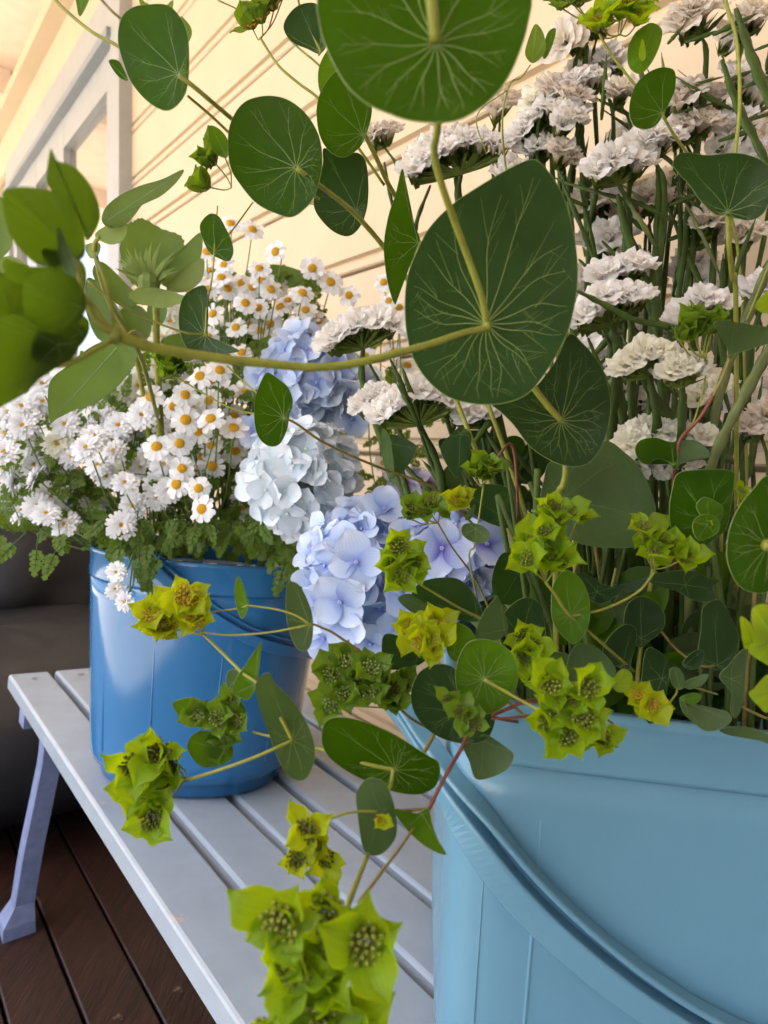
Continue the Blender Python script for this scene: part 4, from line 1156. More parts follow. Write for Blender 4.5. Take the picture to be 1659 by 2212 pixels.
# darker leaves inside the pale bucket
t = bup('shaded sprig of grey green leaves inside the pale bucket with one small golden flower', P(1450, 1560, .42))
umbel(t, (1440, 1525, .385), [(1380, 1505, 36), (1408, 1522, 36)], .38, 'bract_y', 'bud_y', (0, .1), 5, .5)
for o_, a_, dd, mm in (
    ([(830, 155), (900, 155), (960, 200), (1000, 260), (980, 300), (900, 320), (800, 300), (795, 220)], (880, 300), .40, 'bl_pale'),
    ([(1040, 65), (1085, 80), (1090, 130), (1070, 210), (1050, 260), (980, 230), (945, 180), (980, 110)], (1030, 240), .42, 'bl_dark'),
    ([(1560, 170), (1560, 300), (1545, 420), (1515, 470), (1495, 430), (1500, 360), (1450, 290), (1490, 240)], (1500, 300), .40, 'bl_pale'),
    ([(1280, 380), (1330, 430), (1400, 430), (1480, 440), (1500, 480), (1450, 515), (1390, 525), (1340, 490), (1290, 440)], (1300, 400), .39, 'bl_pale'),
    ([(1240, 255), (1275, 255), (1298, 300), (1285, 345), (1250, 330), (1235, 290)], (1280, 340), .385, 'bl_pale'),
    ([(1290, 320), (1350, 290), (1400, 280), (1380, 320), (1320, 345)], (1300, 335), .388, 'bl_pale'),
    ([(1280, 380), (1330, 360), (1370, 370), (1350, 405), (1300, 400)], (1290, 390), .385, 'bl_bright'),
    ([(1380, -10), (1450, -40), (1500, 40), (1530, 130), (1500, 230), (1430, 260), (1360, 200), (1370, 90)], (1440, 240), .43, 'bl_dark'),
    ([(1130, 180), (1200, 190), (1230, 260), (1215, 380), (1180, 470), (1140, 490), (1110, 400)], (1200, 300), .43, 'bl_dark'),
    ([(1340, 180), (1380, 180), (1370, 240), (1320, 260), (1290, 230)], (1300, 240), .42, 'bl_dark'),
    ([(700, 190), (760, 185), (800, 200), (790, 260), (730, 260)], (790, 250), .41, 'bl_pale'),
    ([(1450, 520), (1550, 505), (1659, 540), (1720, 600), (1600, 560), (1500, 545)], (1700, 580), .40, 'bl_pale')):
    leaf(t, c6, o_, a_, dd, mm, 0, -.05, .12, 6, 'vein_soft')
for o_, a_, dd, mm in (
    ([(830, 1160), (880, 1165), (930, 1200), (1000, 1220), (1080, 1190), (1150, 1180), (1100, 1230), (1020, 1250), (940, 1290), (880, 1270), (850, 1220)], (920, 1240), .44, 'bl_dark'),
    ([(1135, 1180), (1220, 1155), (1330, 1150), (1400, 1180), (1455, 1190), (1420, 1220), (1435, 1270), (1380, 1285), (1320, 1270), (1270, 1240), (1180, 1215)], (1300, 1210), .41, 'bl_dark'),
    ([(1110, 1260), (1180, 1290), (1212, 1350), (1200, 1410), (1150, 1450), (1100, 1480), (1040, 1400), (1050, 1300)], (1110, 1440), .43, 'bl_dark')):
    leaf(t, c4, o_, a_, dd, mm, 0, -.05, .12, 6, 'vein_soft')
stem(t, [(1440, 1528, .385), (1460, 1500, .39), (1475, 1480, .39), (1550, 1500, .42)], .6, .6)
stem(t, [(1425, 1360, .44), (1470, 1410, .44), (1530, 1440, .43), (1590, 1400, .44)], .8, .8, 'bst_olive')
stem(t, [(1590, 1520, .41), (1640, 1545, .41), (1680, 1560, .42)], .8, .8, 'bst_olive')
rs = random.Random(5)
for k in range(26):
    px = rs.uniform(1180, 1650)
    d_ = rs.uniform(.46, .62)
    stem(t, [(px + rs.uniform(-60, 60), rs.uniform(1120, 1260), d_), (px, 1450, d_), (px + rs.uniform(-20, 20), 1660, d_)], 1.4, 1.8, rs.choice(('bst', 'bst_olive', 'bst_olive')))

# ================================================================== FEVERFEW DAISIES
def petal_mesh(name, m, w, seed, droop=0.0, notch=True, nl=6, nw=4):
    rs = random.Random(seed)
    mb = MB()
    vs, uv = [], []
    for i in range(nl + 1):
        t = i / nl
        half = w * (0.45 + 0.55 * math.sin(min(1, t * 1.25) * math.pi / 2)) * (1 if t < 0.8 else math.sqrt(max(0, 1 - ((t - 0.8) / 0.23) ** 2)))
        for j in range(nw + 1):
            s_ = j / nw * 2 - 1
            y = t
            if notch and i == nl:
                y -= 0.05 * (1 - abs(abs(s_) - 0.5) * 2)
            vs.append(Vector((s_ * half, y, -droop * t * t + 0.12 * half * s_ * s_ + 0.02 * math.sin(seed + t * 4))))
            uv.append((j / nw, t))
    mb.add(vs, [(i * (nw + 1) + j, i * (nw + 1) + j + 1, (i + 1) * (nw + 1) + j + 1, (i + 1) * (nw + 1) + j) for i in range(nl) for j in range(nw)], uv)
    return mb
PET = [petal_mesh('petal', 'wp', w, s_, dr).mesh('petal', M['wp']) for w, s_, dr in ((0.20, 1, .08), (0.22, 2, .18), (0.19, 3, -.05), (0.21, 4, .28))]
def disc_mesh():
    mb = MB()
    N = 34
    mb.ball(Vector((0, 0, 0.0)), 0.36, 14, 8, None, 0.62)
    for i in range(70):
        r = math.sqrt((i + .5) / 70) * 0.34
        a = i * 2.39996
        z = 0.36 * 0.62 * math.sqrt(max(0, 1 - (r / 0.36) ** 2))
        mb.ball(Vector((r * math.cos(a), r * math.sin(a), z)), 0.030, 5, 3)
    return mb.mesh('flower_disc', M['disc'])
DISC = disc_mesh()
def double_mesh(seed, m):
    rs = random.Random(seed)
    mb = MB()
    for ring, (cnt, ln, el, z) in enumerate(((19, 1.0, 0.05, 0.0), (17, 0.90, 0.25, 0.03), (14, 0.72, 0.5, 0.06), (11, 0.52, 0.8, 0.08))):
        for k in range(cnt):
            a = 2 * math.pi * (k + rs.uniform(-.2, .2)) / cnt + ring
            p = petal_mesh('x', m, 0.17, rs.randint(0, 50), rs.uniform(-.05, .2), True, 3, 2)
            s_ = ln * rs.uniform(.88, 1.08)
            Mx = Matrix.Rotation(a, 4, 'Z') @ Matrix.Translation((0, 0.06, z)) @ Matrix.Rotation(el + rs.uniform(-.15, .15), 4, 'X') @ Matrix.Diagonal((s_, s_, s_, 1))
            mb.add([Mx @ q for q in p.v], p.f, p.uv)
    return mb.mesh('petals', M[m])
DBL = {m: [double_mesh(s_, m) for s_ in (1, 2, 3)] for m in ('wp', 'cp')}
mb = MB()
for i in range(16):
    r = math.sqrt((i + .5) / 16) * 0.17
    mb.ball(Vector((r * math.cos(i * 2.4), r * math.sin(i * 2.4), 0.16)), 0.05, 5, 3)
DEYE = mb.mesh('flower_eye', M['disc'])
mb = MB()
mb.ball(Vector((0, 0, -0.12)), 0.26, 8, 5, None, 0.7)
CALYX = mb.mesh('calyx', M['fol_stem'])

def spray(label, heads, root, kind='single', d=.9, size=29, dj=.05, face=(0, .35), group='feverfew sprays in the deep blue bucket'):
    t = thing('feverfew_spray', label, 'flowers', P(*root), group)
    rs = random.Random(len(heads) * 31 + int(root[0]))
    sm_ = MB()
    R0 = P(*root)
    mids = []
    for h in heads:
        px, py = h[0], h[1]
        kd = h[2] if len(h) > 2 else kind
        dd = d + rs.uniform(-dj, dj)
        n_ = V(face[0] + rs.uniform(-.4, .4), face[1] + rs.uniform(-.35, .35), 1).normalized()
        s_ = size * rs.uniform(.9, 1.1) / FPX * dd
        if kd == 'side':
            n_ = V(rs.uniform(-1.2, -.6), rs.uniform(.0, .8), .45).normalized()
        c = P(px, py, dd)
        F = Matrix.Translation(c) @ frame(n_, rs.uniform(0, 6.28)) @ Matrix.Diagonal((s_, s_, s_, 1))
        if kd == 'single':
            hd = place('flower_disc', DISC, F, t)
            cnt = rs.randint(11, 15)
            for k in range(cnt):
                a = 2 * math.pi * (k + rs.uniform(-.22, .22)) / cnt
                sc = rs.uniform(.86, 1.05)
                place('petal', rs.choice(PET), F @ Matrix.Rotation(a, 4, 'Z') @ Matrix.Translation((0, .20, .02)) @ Matrix.Rotation(rs.uniform(-.15, .15), 4, 'X') @ Matrix.Diagonal((sc, .80 * sc, sc, 1)), hd)
        else:
            hd = place('petals', rs.choice(DBL['cp' if kd == 'cream' else 'wp']), F, t)
            place('flower_eye', DEYE, F, hd)
        place('calyx', CALYX, F, hd)
        back = c - n_ * s_ * 1.0 + Vector((0, 0, -s_ * .4))
        mid_ = back.lerp(R0, .45) + Vector((rs.uniform(-.012, .012), rs.uniform(0, .03), -.015))
        sm_.tube(crom([c - n_ * s_ * .2, back, mid_, R0], 5), .0008, .0012, 5)
    sm_.build('stem', M['fol_stem'], t)
    return t
sg = 'single'
spray('tallest spray of single daisies with orange centres against the cream boards', [(498, 483), (545, 496), (595, 544), (447, 545), (484, 572), (560, 580), (522, 613), (452, 608), (409, 626), (492, 624), (565, 602), (545, 620), (460, 678), (510, 708), (559, 665), (522, 762), (478, 600), (530, 655), (585, 625)], (480, 1160, .95), sg, .93, 27)
spray('spray of single daisies spreading right above the blue hydrangea', [(675, 580), (714, 610), (754, 638), (653, 633), (622, 650), (605, 664), (660, 670), (584, 700), (630, 705), (636, 690), (655, 712), (600, 735), (562, 715)], (540, 1160, .97), sg, .97, 27)
spray('spray of single daisies in the middle of the bunch', [(325, 857), (400, 853), (452, 865), (484, 848), (410, 878), (401, 907), (430, 933), (388, 958), (338, 965), (457, 963), (458, 1007), (393, 1012), (381, 1046), (429, 1055), (436, 1100), (432, 813), (475, 800), (375, 878), (505, 925), (455, 905)], (420, 1180, .92), sg, .84, 31)
spray('few single daisies half hidden at the left of the white hydrangea', [(542, 990), (532, 843), (525, 1093), (505, 900), (530, 1040), (515, 985)], (500, 1180, .94), sg, .90, 29)
spray('single daisies glimpsed behind the round leaves at centre', [(829, 610), (862, 665), (871, 708), (802, 813), (850, 760), (840, 650), (880, 790), (790, 770), (815, 700), (1010, 1040), (1335, 935), (830, 1000)], (840, 1180, .98), sg, 1.0, 25)
db = 'double'
spray('dense cluster of double white feverfew buttons left of the single daisies', [(257, 920), (307, 898), (141, 916, 'double'), (187, 968), (205, 943), (247, 975), (157, 987), (212, 1005), (270, 1043), (289, 1092), (262, 1135), (342, 1075), (340, 1045), (320, 983), (355, 1005), (230, 1030), (365, 1060)], (330, 1190, .93), db, .83, 30)
spray('far left cluster of double white feverfew over the dark bean bag', [(100, 1110), (141, 1133), (125, 960, 'cream'), (160, 1053, 'side'), (110, 1073), (75, 1033, 'side'), (107, 998, 'side'), (10, 1013), (50, 1103), (80, 1093), (15, 1073), (12, 935), (50, 920), (95, 868), (48, 878), (92, 830), (10, 978), (65, 950), (30, 1040, 'side'), (60, 905), (20, 890), (118, 1098)], (240, 1190, .95), db, .88, 30)
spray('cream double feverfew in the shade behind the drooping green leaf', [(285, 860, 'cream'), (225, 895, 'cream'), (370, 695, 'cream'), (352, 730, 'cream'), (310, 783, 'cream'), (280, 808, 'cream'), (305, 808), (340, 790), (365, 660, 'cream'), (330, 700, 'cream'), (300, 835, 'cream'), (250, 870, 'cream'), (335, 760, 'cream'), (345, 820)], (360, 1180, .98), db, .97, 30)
spray('three small white feverfew buttons hanging over the bucket side', [(252, 1235), (250, 1273), (270, 1300)], (290, 1190, .82), db, .775, 23, .006, (-.1, .1))

# feverfew foliage
def pinnate(seed):
    rs = random.Random(seed)
    mb = MB()
    def blade(p, dirx, ln, w):
        perp = Vector((-dirx.y, dirx.x, 0))
        pts = [p, p + dirx * ln * .35 + perp * w, p + dirx * ln * .55 + perp * w * .55, p + dirx * ln * .75 + perp * w * .8, p + dirx * ln, p + dirx * ln * .75 - perp * w * .8, p + dirx * ln * .55 - perp * w * .55, p + dirx * ln * .35 - perp * w]
        pts = [q + Vector((0, 0, rs.uniform(-.03, .03))) for q in pts]
        mb.add(pts, [(0, 1, 2, 7), (2, 3, 4), (2, 4, 6, 7), (4, 5, 6)] if False else [(0, 1, 2), (0, 2, 6), (0, 6, 7), (2, 3, 4), (2, 4, 6), (4, 5, 6)])
    for k in range(4):
        y = .15 + .2 * k
        for s_ in (-1, 1):
            a = s_ * rs.uniform(.7, 1.0)
            blade(Vector((0, y, 0)), Vector((math.sin(a), math.cos(a), rs.uniform(-.2, .1))), rs.uniform(.36, .48) * (1 - .12 * k), .12)
    blade(Vector((0, .8, 0)), Vector((0, 1, -.1)), .42, .17)
    mb.tube([Vector((0, -.5, 0)), Vector((0, .4, .03)), Vector((0, .95, 0))], .022, .012, 4, cap=False)
    return mb
PIN = [pinnate(i) for i in range(5)]
rs = random.Random(21)
mb = MB()
def add_fol(px, py, d, size, n_, roll):
    Mx = Matrix.Translation(P(px, py, d)) @ frame(n_, roll) @ Matrix.Diagonal((size, size, size, 1))
    q = rs.choice(PIN)
    mb.add([Mx @ v_ for v_ in q.v], q.f)
cnt = 0
while cnt < 620:
    px, py = rs.uniform(-30, 660), rs.uniform(740, 1185)
    if py < 1150 - (px + 60) * 0.35 * 0 and False:
        continue
    lim_top = 900 if px < 130 else (770 if px < 300 else 720)
    if py < lim_top:
        continue
    if px < 190 and py > 1150:
        continue
    d_ = rs.uniform(.86, 1.08) if py < 1130 else rs.uniform(.82, 1.05)
    add_fol(px, py, d_, rs.uniform(.020, .034), V(rs.uniform(-.6, .6), rs.uniform(-.2, .9), 1), rs.uniform(0, 6.28))
    cnt += 1
for k in range(120):                                                   # skirt hanging over the rim
    px = rs.uniform(230, 660)
    py = 1115 + rs.uniform(0, 45) + (30 if px > 580 or 250 < px < 350 else 0) * rs.random()
    add_fol(px, py, rs.uniform(.80, .86), rs.uniform(.020, .030), V(rs.uniform(-.5, .5), rs.uniform(-.1, .7), 1), math.pi + rs.uniform(-.9, .9))
for k in range(40):                                                    # wisps reaching left
    px = rs.uniform(-20, 190)
    py = rs.uniform(1010, 1170)
    add_fol(px, py, rs.uniform(.84, .95), rs.uniform(.018, .026), V(rs.uniform(-.5, .5), rs.uniform(-.1, .7), 1), rs.uniform(0, 6.28))
for px, py, r in ((300, 1195, 3.4), (330, 1215, 3.0), (310, 1225, 3.6), (345, 1200, 2.8), (80, 1180, 3.3), (120, 1190, 3.0), (35, 1170, 2.6), (610, 1225, 3.1), (630, 1210, 3.4)):
    add_fol(px, py, .80, .030, V(.1, .2, 1), r)
for k in range(150):
    px, py = rs.uniform(415, 690), rs.uniform(600, 800)
    add_fol(px, py, rs.uniform(.98, 1.06), .024, V(rs.uniform(-.6, .6), rs.uniform(-.2, .9), 1), rs.uniform(0, 6.28))
for k in range(90):
    px, py = rs.uniform(540, 960), rs.uniform(690, 1050)
    add_fol(px, py, rs.uniform(1.02, 1.12), .028, V(rs.uniform(-.6, .6), rs.uniform(-.2, .9), 1), rs.uniform(0, 6.28))
fo = mb.build('feverfew_foliage', M['fol'], None, False)
tag(fo, 'finely cut yellow green foliage filling the deep blue bucket below the daisies', 'foliage')
fo['kind'] = 'stuff'

# ================================================================== HYDRANGEAS
def hpetal(m, w, seed, cup):
    mb = MB()
    rs = random.Random(seed)
    nl, nw = 6, 6
    vs, uv = [], []
    for i in range(nl + 1):
        t = i / nl
        half = w * (math.sin(math.pi * (0.06 + 0.88 * t)) ** 0.62)
        if t > .9:
            half *= .8
        for j in range(nw + 1):
            s_ = j / nw * 2 - 1
            vs.append(Vector((s_ * half, t + .05 * (1 - s_ * s_) * (t > .95), cup * t * t + .10 * s_ * s_ * t + .05 * math.sin(seed + 5 * t + 2 * s_) * t + .035 * math.sin(4 * s_ + seed) * t)))
            uv.append((j / nw, t))
    mb.add(vs, [(i * (nw + 1) + j, i * (nw + 1) + j + 1, (i + 1) * (nw + 1) + j + 1, (i + 1) * (nw + 1) + j) for i in range(nl) for j in range(nw)], uv)
    return mb.mesh('petal', M[m])
HP = {m: [hpetal(m, w, s_, cu) for w, s_, cu in ((.56, 1, .02), (.60, 2, .16), (.53, 3, -.14), (.58, 4, .28), (.62, 6, -.05))] for m in ('hb', 'hbd', 'hw', 'hm')}
def eye(m):
    mb = MB()
    for k in range(5):
        mb.ball(Vector((.05 * math.cos(k * 1.26), .05 * math.sin(k * 1.26), .08)), .045, 6, 4)
    mb.tube([Vector((0, 0, -.9)), Vector((0, 0, .04))], .035, .05, 5)
    return mb.mesh('floret', M[m])
EYE = {'hb': eye('hc'), 'hbd': eye('hc'), 'hw': eye('hcw'), 'hm': eye('hc')}
def hydrangea(label, cx_, cy_, d, rx, ry, fr, m, N, seed, extra=(), tilt=(0, 0)):
    t = thing('hydrangea_head', label, 'hydrangea', P(cx_, cy_ + ry, d), 'hydrangea heads between the buckets')
    rs = random.Random(seed)
    C = P(cx_, cy_, d)
    sx, sy = rx / FPX * d, ry / FPX * d
    sz = (sx + sy) / 2 * .85
    X, Y, Z = V(1, 0, 0), V(0, 1, 0), V(0, 0, 1)
    core = []
    cb = MB()
    cb.ball(Vector((0, 0, 0)), 1.0, 16, 10)
    vs = [C + X * (v_.x * sx * .62) + Y * (v_.y * sy * .62) + Z * (v_.z * sz * .62) for v_ in cb.v]
    cr = obj('flower_core', vs, cb.f, M['hcore'], t)
    s0 = fr / FPX * d
    spots = []
    for k in range(N):
        z = 1 - 1.75 * (k + .5) / N
        r = math.sqrt(max(0, 1 - z * z))
        a = k * 2.39996 + seed
        spots.append((Vector((r * math.cos(a), r * math.sin(a), z)), rs.uniform(.88, 1.0)))
    for k in range(int(N * .6)):
        z = rs.uniform(-.6, .9)
        r = math.sqrt(1 - z * z)
        a = rs.uniform(0, 6.28)
        spots.append((Vector((r * math.cos(a), r * math.sin(a), z)), rs.uniform(.70, .80)))
    def floret(p, nrm, s_):
        F = Matrix.Translation(p) @ frame(nrm, rs.uniform(0, 1.57)) @ Matrix.Diagonal((s_, s_, s_, 1))
        f_ = place('floret', EYE[m], F, t)
        for q in range(4):
            Mp = F @ Matrix.Rotation(q * math.pi / 2 + rs.uniform(-.14, .14), 4, 'Z') @ Matrix.Translation((0, .02, .006 * q)) @ Matrix.Rotation(rs.uniform(-.10, .42), 4, 'X') @ Matrix.Rotation(rs.uniform(-.18, .18), 4, 'Y')
            sc = rs.uniform(.90, 1.10)
            place('petal', rs.choice(HP[m]), Mp @ Matrix.Diagonal((sc, sc, sc, 1)), f_)
    for v_, rr in spots:
        n_ = (X * v_.x + Y * v_.y + Z * v_.z)
        p = C + (X * (v_.x * sx) + Y * (v_.y * sy) + Z * (v_.z * sz)) * rr
        n_ = (n_ + V(rs.uniform(-.3, .3), rs.uniform(-.15, .35), rs.uniform(-.1, .35))).normalized()
        floret(p, n_, s0 * rs.uniform(.88, 1.12))
    for px, py, dd, s_, nx, ny in extra:
        floret(P(px, py, dd), V(nx, ny, 1).normalized(), s_ / FPX * dd)
    # stalk
    mb = MB()
    E_ = P(540, 1330, .97) if d > .7 else P(1230, 1560, .56)
    mb.tube(crom([C, C.lerp(E_, .5) + UP * .03, E_], 6), .003, .004, 8)
    mb.build('stem', M['fol_stem'], t)
    return t
hydrangea('upper blue hydrangea behind the arching stem and under the daisies', 668, 812, .86, 95, 90, 44, 'hb', 32, 3, [(780, 835, .9, 46, .5, 0), (560, 815, .86, 40, -.4, .2), (545, 930, .84, 40, -.5, 0), (760, 905, .86, 44, .3, 0)])
hydrangea('nearly white hydrangea head at the centre', 648, 1032, .74, 112, 124, 38, 'hw', 62, 8)
hydrangea('lower blue hydrangea in front of the deep blue bucket', 775, 1232, .66, 112, 132, 44, 'hb', 56, 5, [(700, 1380, .63, 52, -.3, -.1), (690, 1310, .62, 56, -.2, 0), (770, 1215, .585, 62, 0, .2), (735, 1300, .59, 62, -.1, -.2), (740, 1345, .60, 56, -.1, -.3), (830, 1100, .64, 52, .2, .8), (885, 1165, .585, 54, .3, .3), (875, 1290, .60, 54, .2, -.1), (905, 1340, .62, 50, .3, -.2), (860, 1350, .62, 50, 0, -.3), (800, 1390, .63, 48, 0, -.4)])
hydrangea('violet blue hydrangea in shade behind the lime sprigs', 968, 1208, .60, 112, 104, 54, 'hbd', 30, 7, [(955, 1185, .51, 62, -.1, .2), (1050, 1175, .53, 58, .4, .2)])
hydrangea('faded mauve hydrangea peeping above the lower blue head', 888, 1065, .80, 46, 40, 36, 'hm', 12, 9)

# ================================================================== STATICE
def calyx_mesh(m, seed):
    rs = random.Random(seed)
    mb = MB()
    n, nr = 40, 6
    vs, uv = [], []
    ph = rs.uniform(0, 6)
    for j in range(nr + 1):
        t = j / nr
        for i in range(n):
            a = 2 * math.pi * i / n
            ruf = (.10 * math.sin(5 * a + ph) + .06 * math.sin(9 * a + 2 * ph) + .045 * math.sin(16 * a + ph)) * t ** 1.6
            r = .06 + .20 * t + .50 * t ** 2.4 * (1 + .14 * math.sin(2 * a + ph))
            y = 1.0 * t - .26 * t ** 3 + ruf * .8 - (.035 * (i % 2) if j == nr else 0)
            vs.append(Vector((r * math.cos(a) * (1 + ruf * .35), r * math.sin(a) * .85 * (1 + ruf * .35), y)))
            uv.append((i / n, t))
    mb.add(vs, [(j * n + i, j * n + (i + 1) % n, (j + 1) * n + (i + 1) % n, (j + 1) * n + i) for j in range(nr) for i in range(n)], uv)
    # crinkled inner corolla
    o = []
    for k in range(5):
        a = k * 1.2566 + ph
        o.append(Vector((.16 * math.cos(a), .16 * math.sin(a), .80)))
        mb.add([Vector((0, 0, .45)), Vector((.20 * math.cos(a - .5), .20 * math.sin(a - .5), .80)), Vector((.26 * math.cos(a), .26 * math.sin(a), .86)), Vector((.20 * math.cos(a + .5), .20 * math.sin(a + .5), .80))], [(0, 1, 2, 3)], [(.5, .5)] * 4)
    return mb.mesh('calyx', M[m])
CAL = {m: [calyx_mesh(m, s_) for s_ in (1, 2, 3, 4)] for m in ('sw', 'sy', 'sbg')}
def statice_cluster(t, x0, y0, x1, y1, bulge, up, d, n, size, m='sw', sprd=.9, rows=2):
    rs = random.Random(int(x0 * 3 + y0 * 7))
    upv = Vector((up[0], up[1])).normalized()
    mb = MB()
    s_ = size * .92 / FPX * d
    items = []
    n = int(n * 1.9 + .5)
    rows += 1
    for i in range(n):
        t_ = (i + .5) / n + rs.uniform(-.04, .04)
        q = Vector((x0 + (x1 - x0) * t_, y0 + (y1 - y0) * t_)) + upv * bulge * (4 * t_ * (1 - t_))
        along = Vector((x1 - x0, y1 - y0)).normalized()
        for rw in range(rows):
            tl = (t_ - .5) * sprd
            w = upv + along * tl
            zz = (rw - (rows - 1) / 2) * 1.0 + rs.uniform(-.35, .35)
            dirv = V(w.x + rs.uniform(-.22, .22), -w.y + rs.uniform(-.22, .22), .75 + zz * -.40 + rs.uniform(-.3, .3)).normalized()
            c = P(q.x + rs.uniform(-6, 6), q.y + rs.uniform(-6, 6), d + zz * s_ * .55)
            items.append((c, dirv))
    base2 = Vector(((x0 + x1) / 2, (y0 + y1) / 2)) - upv * size * .62
    B0 = P(base2.x, base2.y, d)
    for c, dirv in items:
        b0 = c - dirv * s_ * .55
        # green bracts
        for q in range(7):
            dv = (dirv + V(rs.uniform(-.7, .7), rs.uniform(-.7, .3), rs.uniform(-.2, .9))).normalized()
            sd_ = dv.orthogonal().normalized()
            L_ = s_ * rs.uniform(.45, .85)
            mb.add([b0 - dirv * s_ * .25 - sd_ * s_ * .09, b0 - dirv * s_ * .25 + sd_ * s_ * .09, b0 - dirv * s_ * .1 + dv * L_], [(0, 1, 2)])
        mb.tube([B0, (B0 + b0) / 2 - V(0, 0, .002), b0], s_ * .09, s_ * .11, 5, cap=False)
    xr = 1180 + .42 * (base2.x - 900) + rs.uniform(-110, 110)
    wing_stem(t, [(base2.x - upv.x * 4, base2.y - 6, d), (base2.x * .93 + xr * .07 + rs.uniform(-34, 34), base2.y + 90, d + rs.uniform(-.01, .01)), (base2.x * .72 + xr * .28, base2.y * .62 + 1560 * .38, d * .7 + .58 * .3), (xr, 1600, .57)], max(2.2, min(5.0, n * rows * .11 + 1.6)))
    cl = mb.build('flower_cluster', M['sb'], t, False)
    for c, dirv in items:
        sc = s_ * rs.uniform(.85, 1.15)
        place('calyx', rs.choice(CAL[m]), Matrix.Translation(c - dirv * sc * .5) @ frame(dirv, rs.uniform(0, 6.28)) @ Matrix.Diagonal((sc, sc, sc, 1)), cl)
    return B0
def wing_stem(t, pts, w, m='sg', flat=.28, name='stem', taper=False):
    q = [P(*p) for p in pts]
    cs = crom(q, 7)
    mb = MB()
    L = len(cs)
    vs, fs = [], []
    sec = [(-1, 0), (-.45, .22), (-.22, .42), (0, .34), (.22, .42), (.45, .22), (1, 0), (.4, -.3), (0, -.42), (-.4, -.3)]
    ns = len(sec)
    for i, p in enumerate(cs):
        tt = (cs[min(i + 1, L - 1)] - cs[max(i - 1, 0)]).normalized()
        z = V(.25, .1, 1)
        x = tt.cross(z).normalized()
        y = x.cross(tt).normalized()
        ww = w * .85 / 1000 * (1 + .16 * math.sin(i * 1.7) + .1 * math.sin(i * .63 + 1))
        if not taper and i < 6:
            ww *= .35 + .65 * i / 6
        if taper:
            ww *= max(.04, math.sin(math.pi * min(1, .12 + .88 * i / (L - 1)))) * 1.25
        for a, b_ in sec:
            vs.append(p + x * (a * ww) + y * (b_ * w / 1000 * .6))
    for i in range(L - 1):
        for k in range(ns):
            fs.append((i * ns + k, i * ns + (k + 1) % ns, (i + 1) * ns + (k + 1) % ns, (i + 1) * ns + k))
    fs += [tuple(range(ns))[::-1], tuple(range((L - 1) * ns, L * ns))]
    return obj(name, vs, fs, M[m], t)
def blade(t, pts, w, m='sg'):
    return wing_stem(t, pts, w, m, name='leaf', taper=True)
SG = 'statice stems in the pale bucket'
def statice(label, base):
    return thing('statice_spray', label, 'statice', base, SG)

t = statice('statice spray with the long white crest above the big round leaf', P(1100, 800, .7))
statice_cluster(t, 885, 375, 1100, 318, 38, (-.1, -1), .66, 9, 46, 'sw', .8, 2)
statice_cluster(t, 900, 340, 1060, 310, 30, (-.1, -1), .69, 6, 44, 'sw', .8, 2)
statice_cluster(t, 1130, 332, 1200, 318, 14, (.2, -1), .66, 3, 44, 'sw', 1.0, 2)
statice_cluster(t, 800, 300, 850, 285, 10, (-.1, -1), .72, 3, 42, 'sbg', .8, 1)
wing_stem(t, [(990, 420, .68), (1010, 520, .68), (1040, 700, .68), (1120, 1100, .64), (1260, 1560, .6)], 4.5)
wing_stem(t, [(1180, 380, .66), (1130, 500, .67), (1080, 700, .68)], 3)
wing_stem(t, [(830, 350, .72), (850, 450, .72), (900, 600, .70), (1000, 800, .68)], 3)
wing_stem(t, [(930, 400, .68), (900, 480, .69), (890, 560, .70)], 3)

t = statice('statice spray with a drooping white plume at the top against the wall', P(1220, 700, .7))
statice_cluster(t, 1178, 232, 1300, 165, 18, (-.25, -1), .64, 6, 44, 'sw', .8, 2)
statice_cluster(t, 1120, 290, 1190, 235, 10, (-.5, -1), .66, 3, 42, 'sw', .6, 2)
statice_cluster(t, 1215, 95, 1245, 82, 8, (-.9, -.2), .66, 2, 60, 'sbg', 1.0, 2)
statice_cluster(t, 1060, 240, 1105, 215, 8, (.2, -1), .72, 2, 50, 'sbg', .8, 1)
statice_cluster(t, 1305, 120, 1340, 140, 8, (-.5, -.6), .68, 2, 46, 'sw', .8, 1)
wing_stem(t, [(1262, 205, .64), (1255, 270, .64), (1238, 360, .645), (1222, 470, .65), (1205, 620, .65), (1230, 1000, .62), (1320, 1560, .58)], 5)
wing_stem(t, [(1270, 100, .66), (1262, 150, .66), (1256, 210, .655)], 4)
wing_stem(t, [(1298, 165, .62), (1330, 190, .615), (1380, 205, .62), (1420, 215, .63)], 4.2)
wing_stem(t, [(1080, 260, .72), (1075, 330, .72)], 3)

t = statice('statice spray with the square topped cream white head on a thick winged stem', P(1410, 800, .6))
statice_cluster(t, 1285, 378, 1385, 350, 26, (0, -1), .56, 5, 54, 'sw', .8, 3)
statice_cluster(t, 1375, 325, 1450, 300, 20, (.05, -1), .58, 4, 52, 'sw', .8, 2)
statice_cluster(t, 1450, 290, 1540, 260, 10, (.1, -1), .60, 4, 50, 'sbg', .8, 2)
wing_stem(t, [(1335, 420, .56), (1348, 480, .56), (1375, 560, .56), (1402, 640, .56), (1425, 760, .56), (1440, 1000, .56), (1440, 1560, .55)], 5.5)
wing_stem(t, [(1420, 360, .58), (1425, 420, .58), (1420, 520, .58), (1412, 620, .57)], 5)
wing_stem(t, [(1200, 385, .60), (1240, 400, .59), (1300, 418, .575), (1380, 440, .57), (1455, 478, .57)], 2.6)
wing_stem(t, [(1440, 440, .60), (1490, 560, .60), (1540, 680, .59), (1570, 800, .58)], 4)
blade(t, [(1250, 560, .55), (1290, 600, .55), (1330, 640, .56)], 2)
statice_cluster(t, 1255, 450, 1300, 430, 8, (-.1, -1), .66, 2, 54, 'sbg', .8, 2)
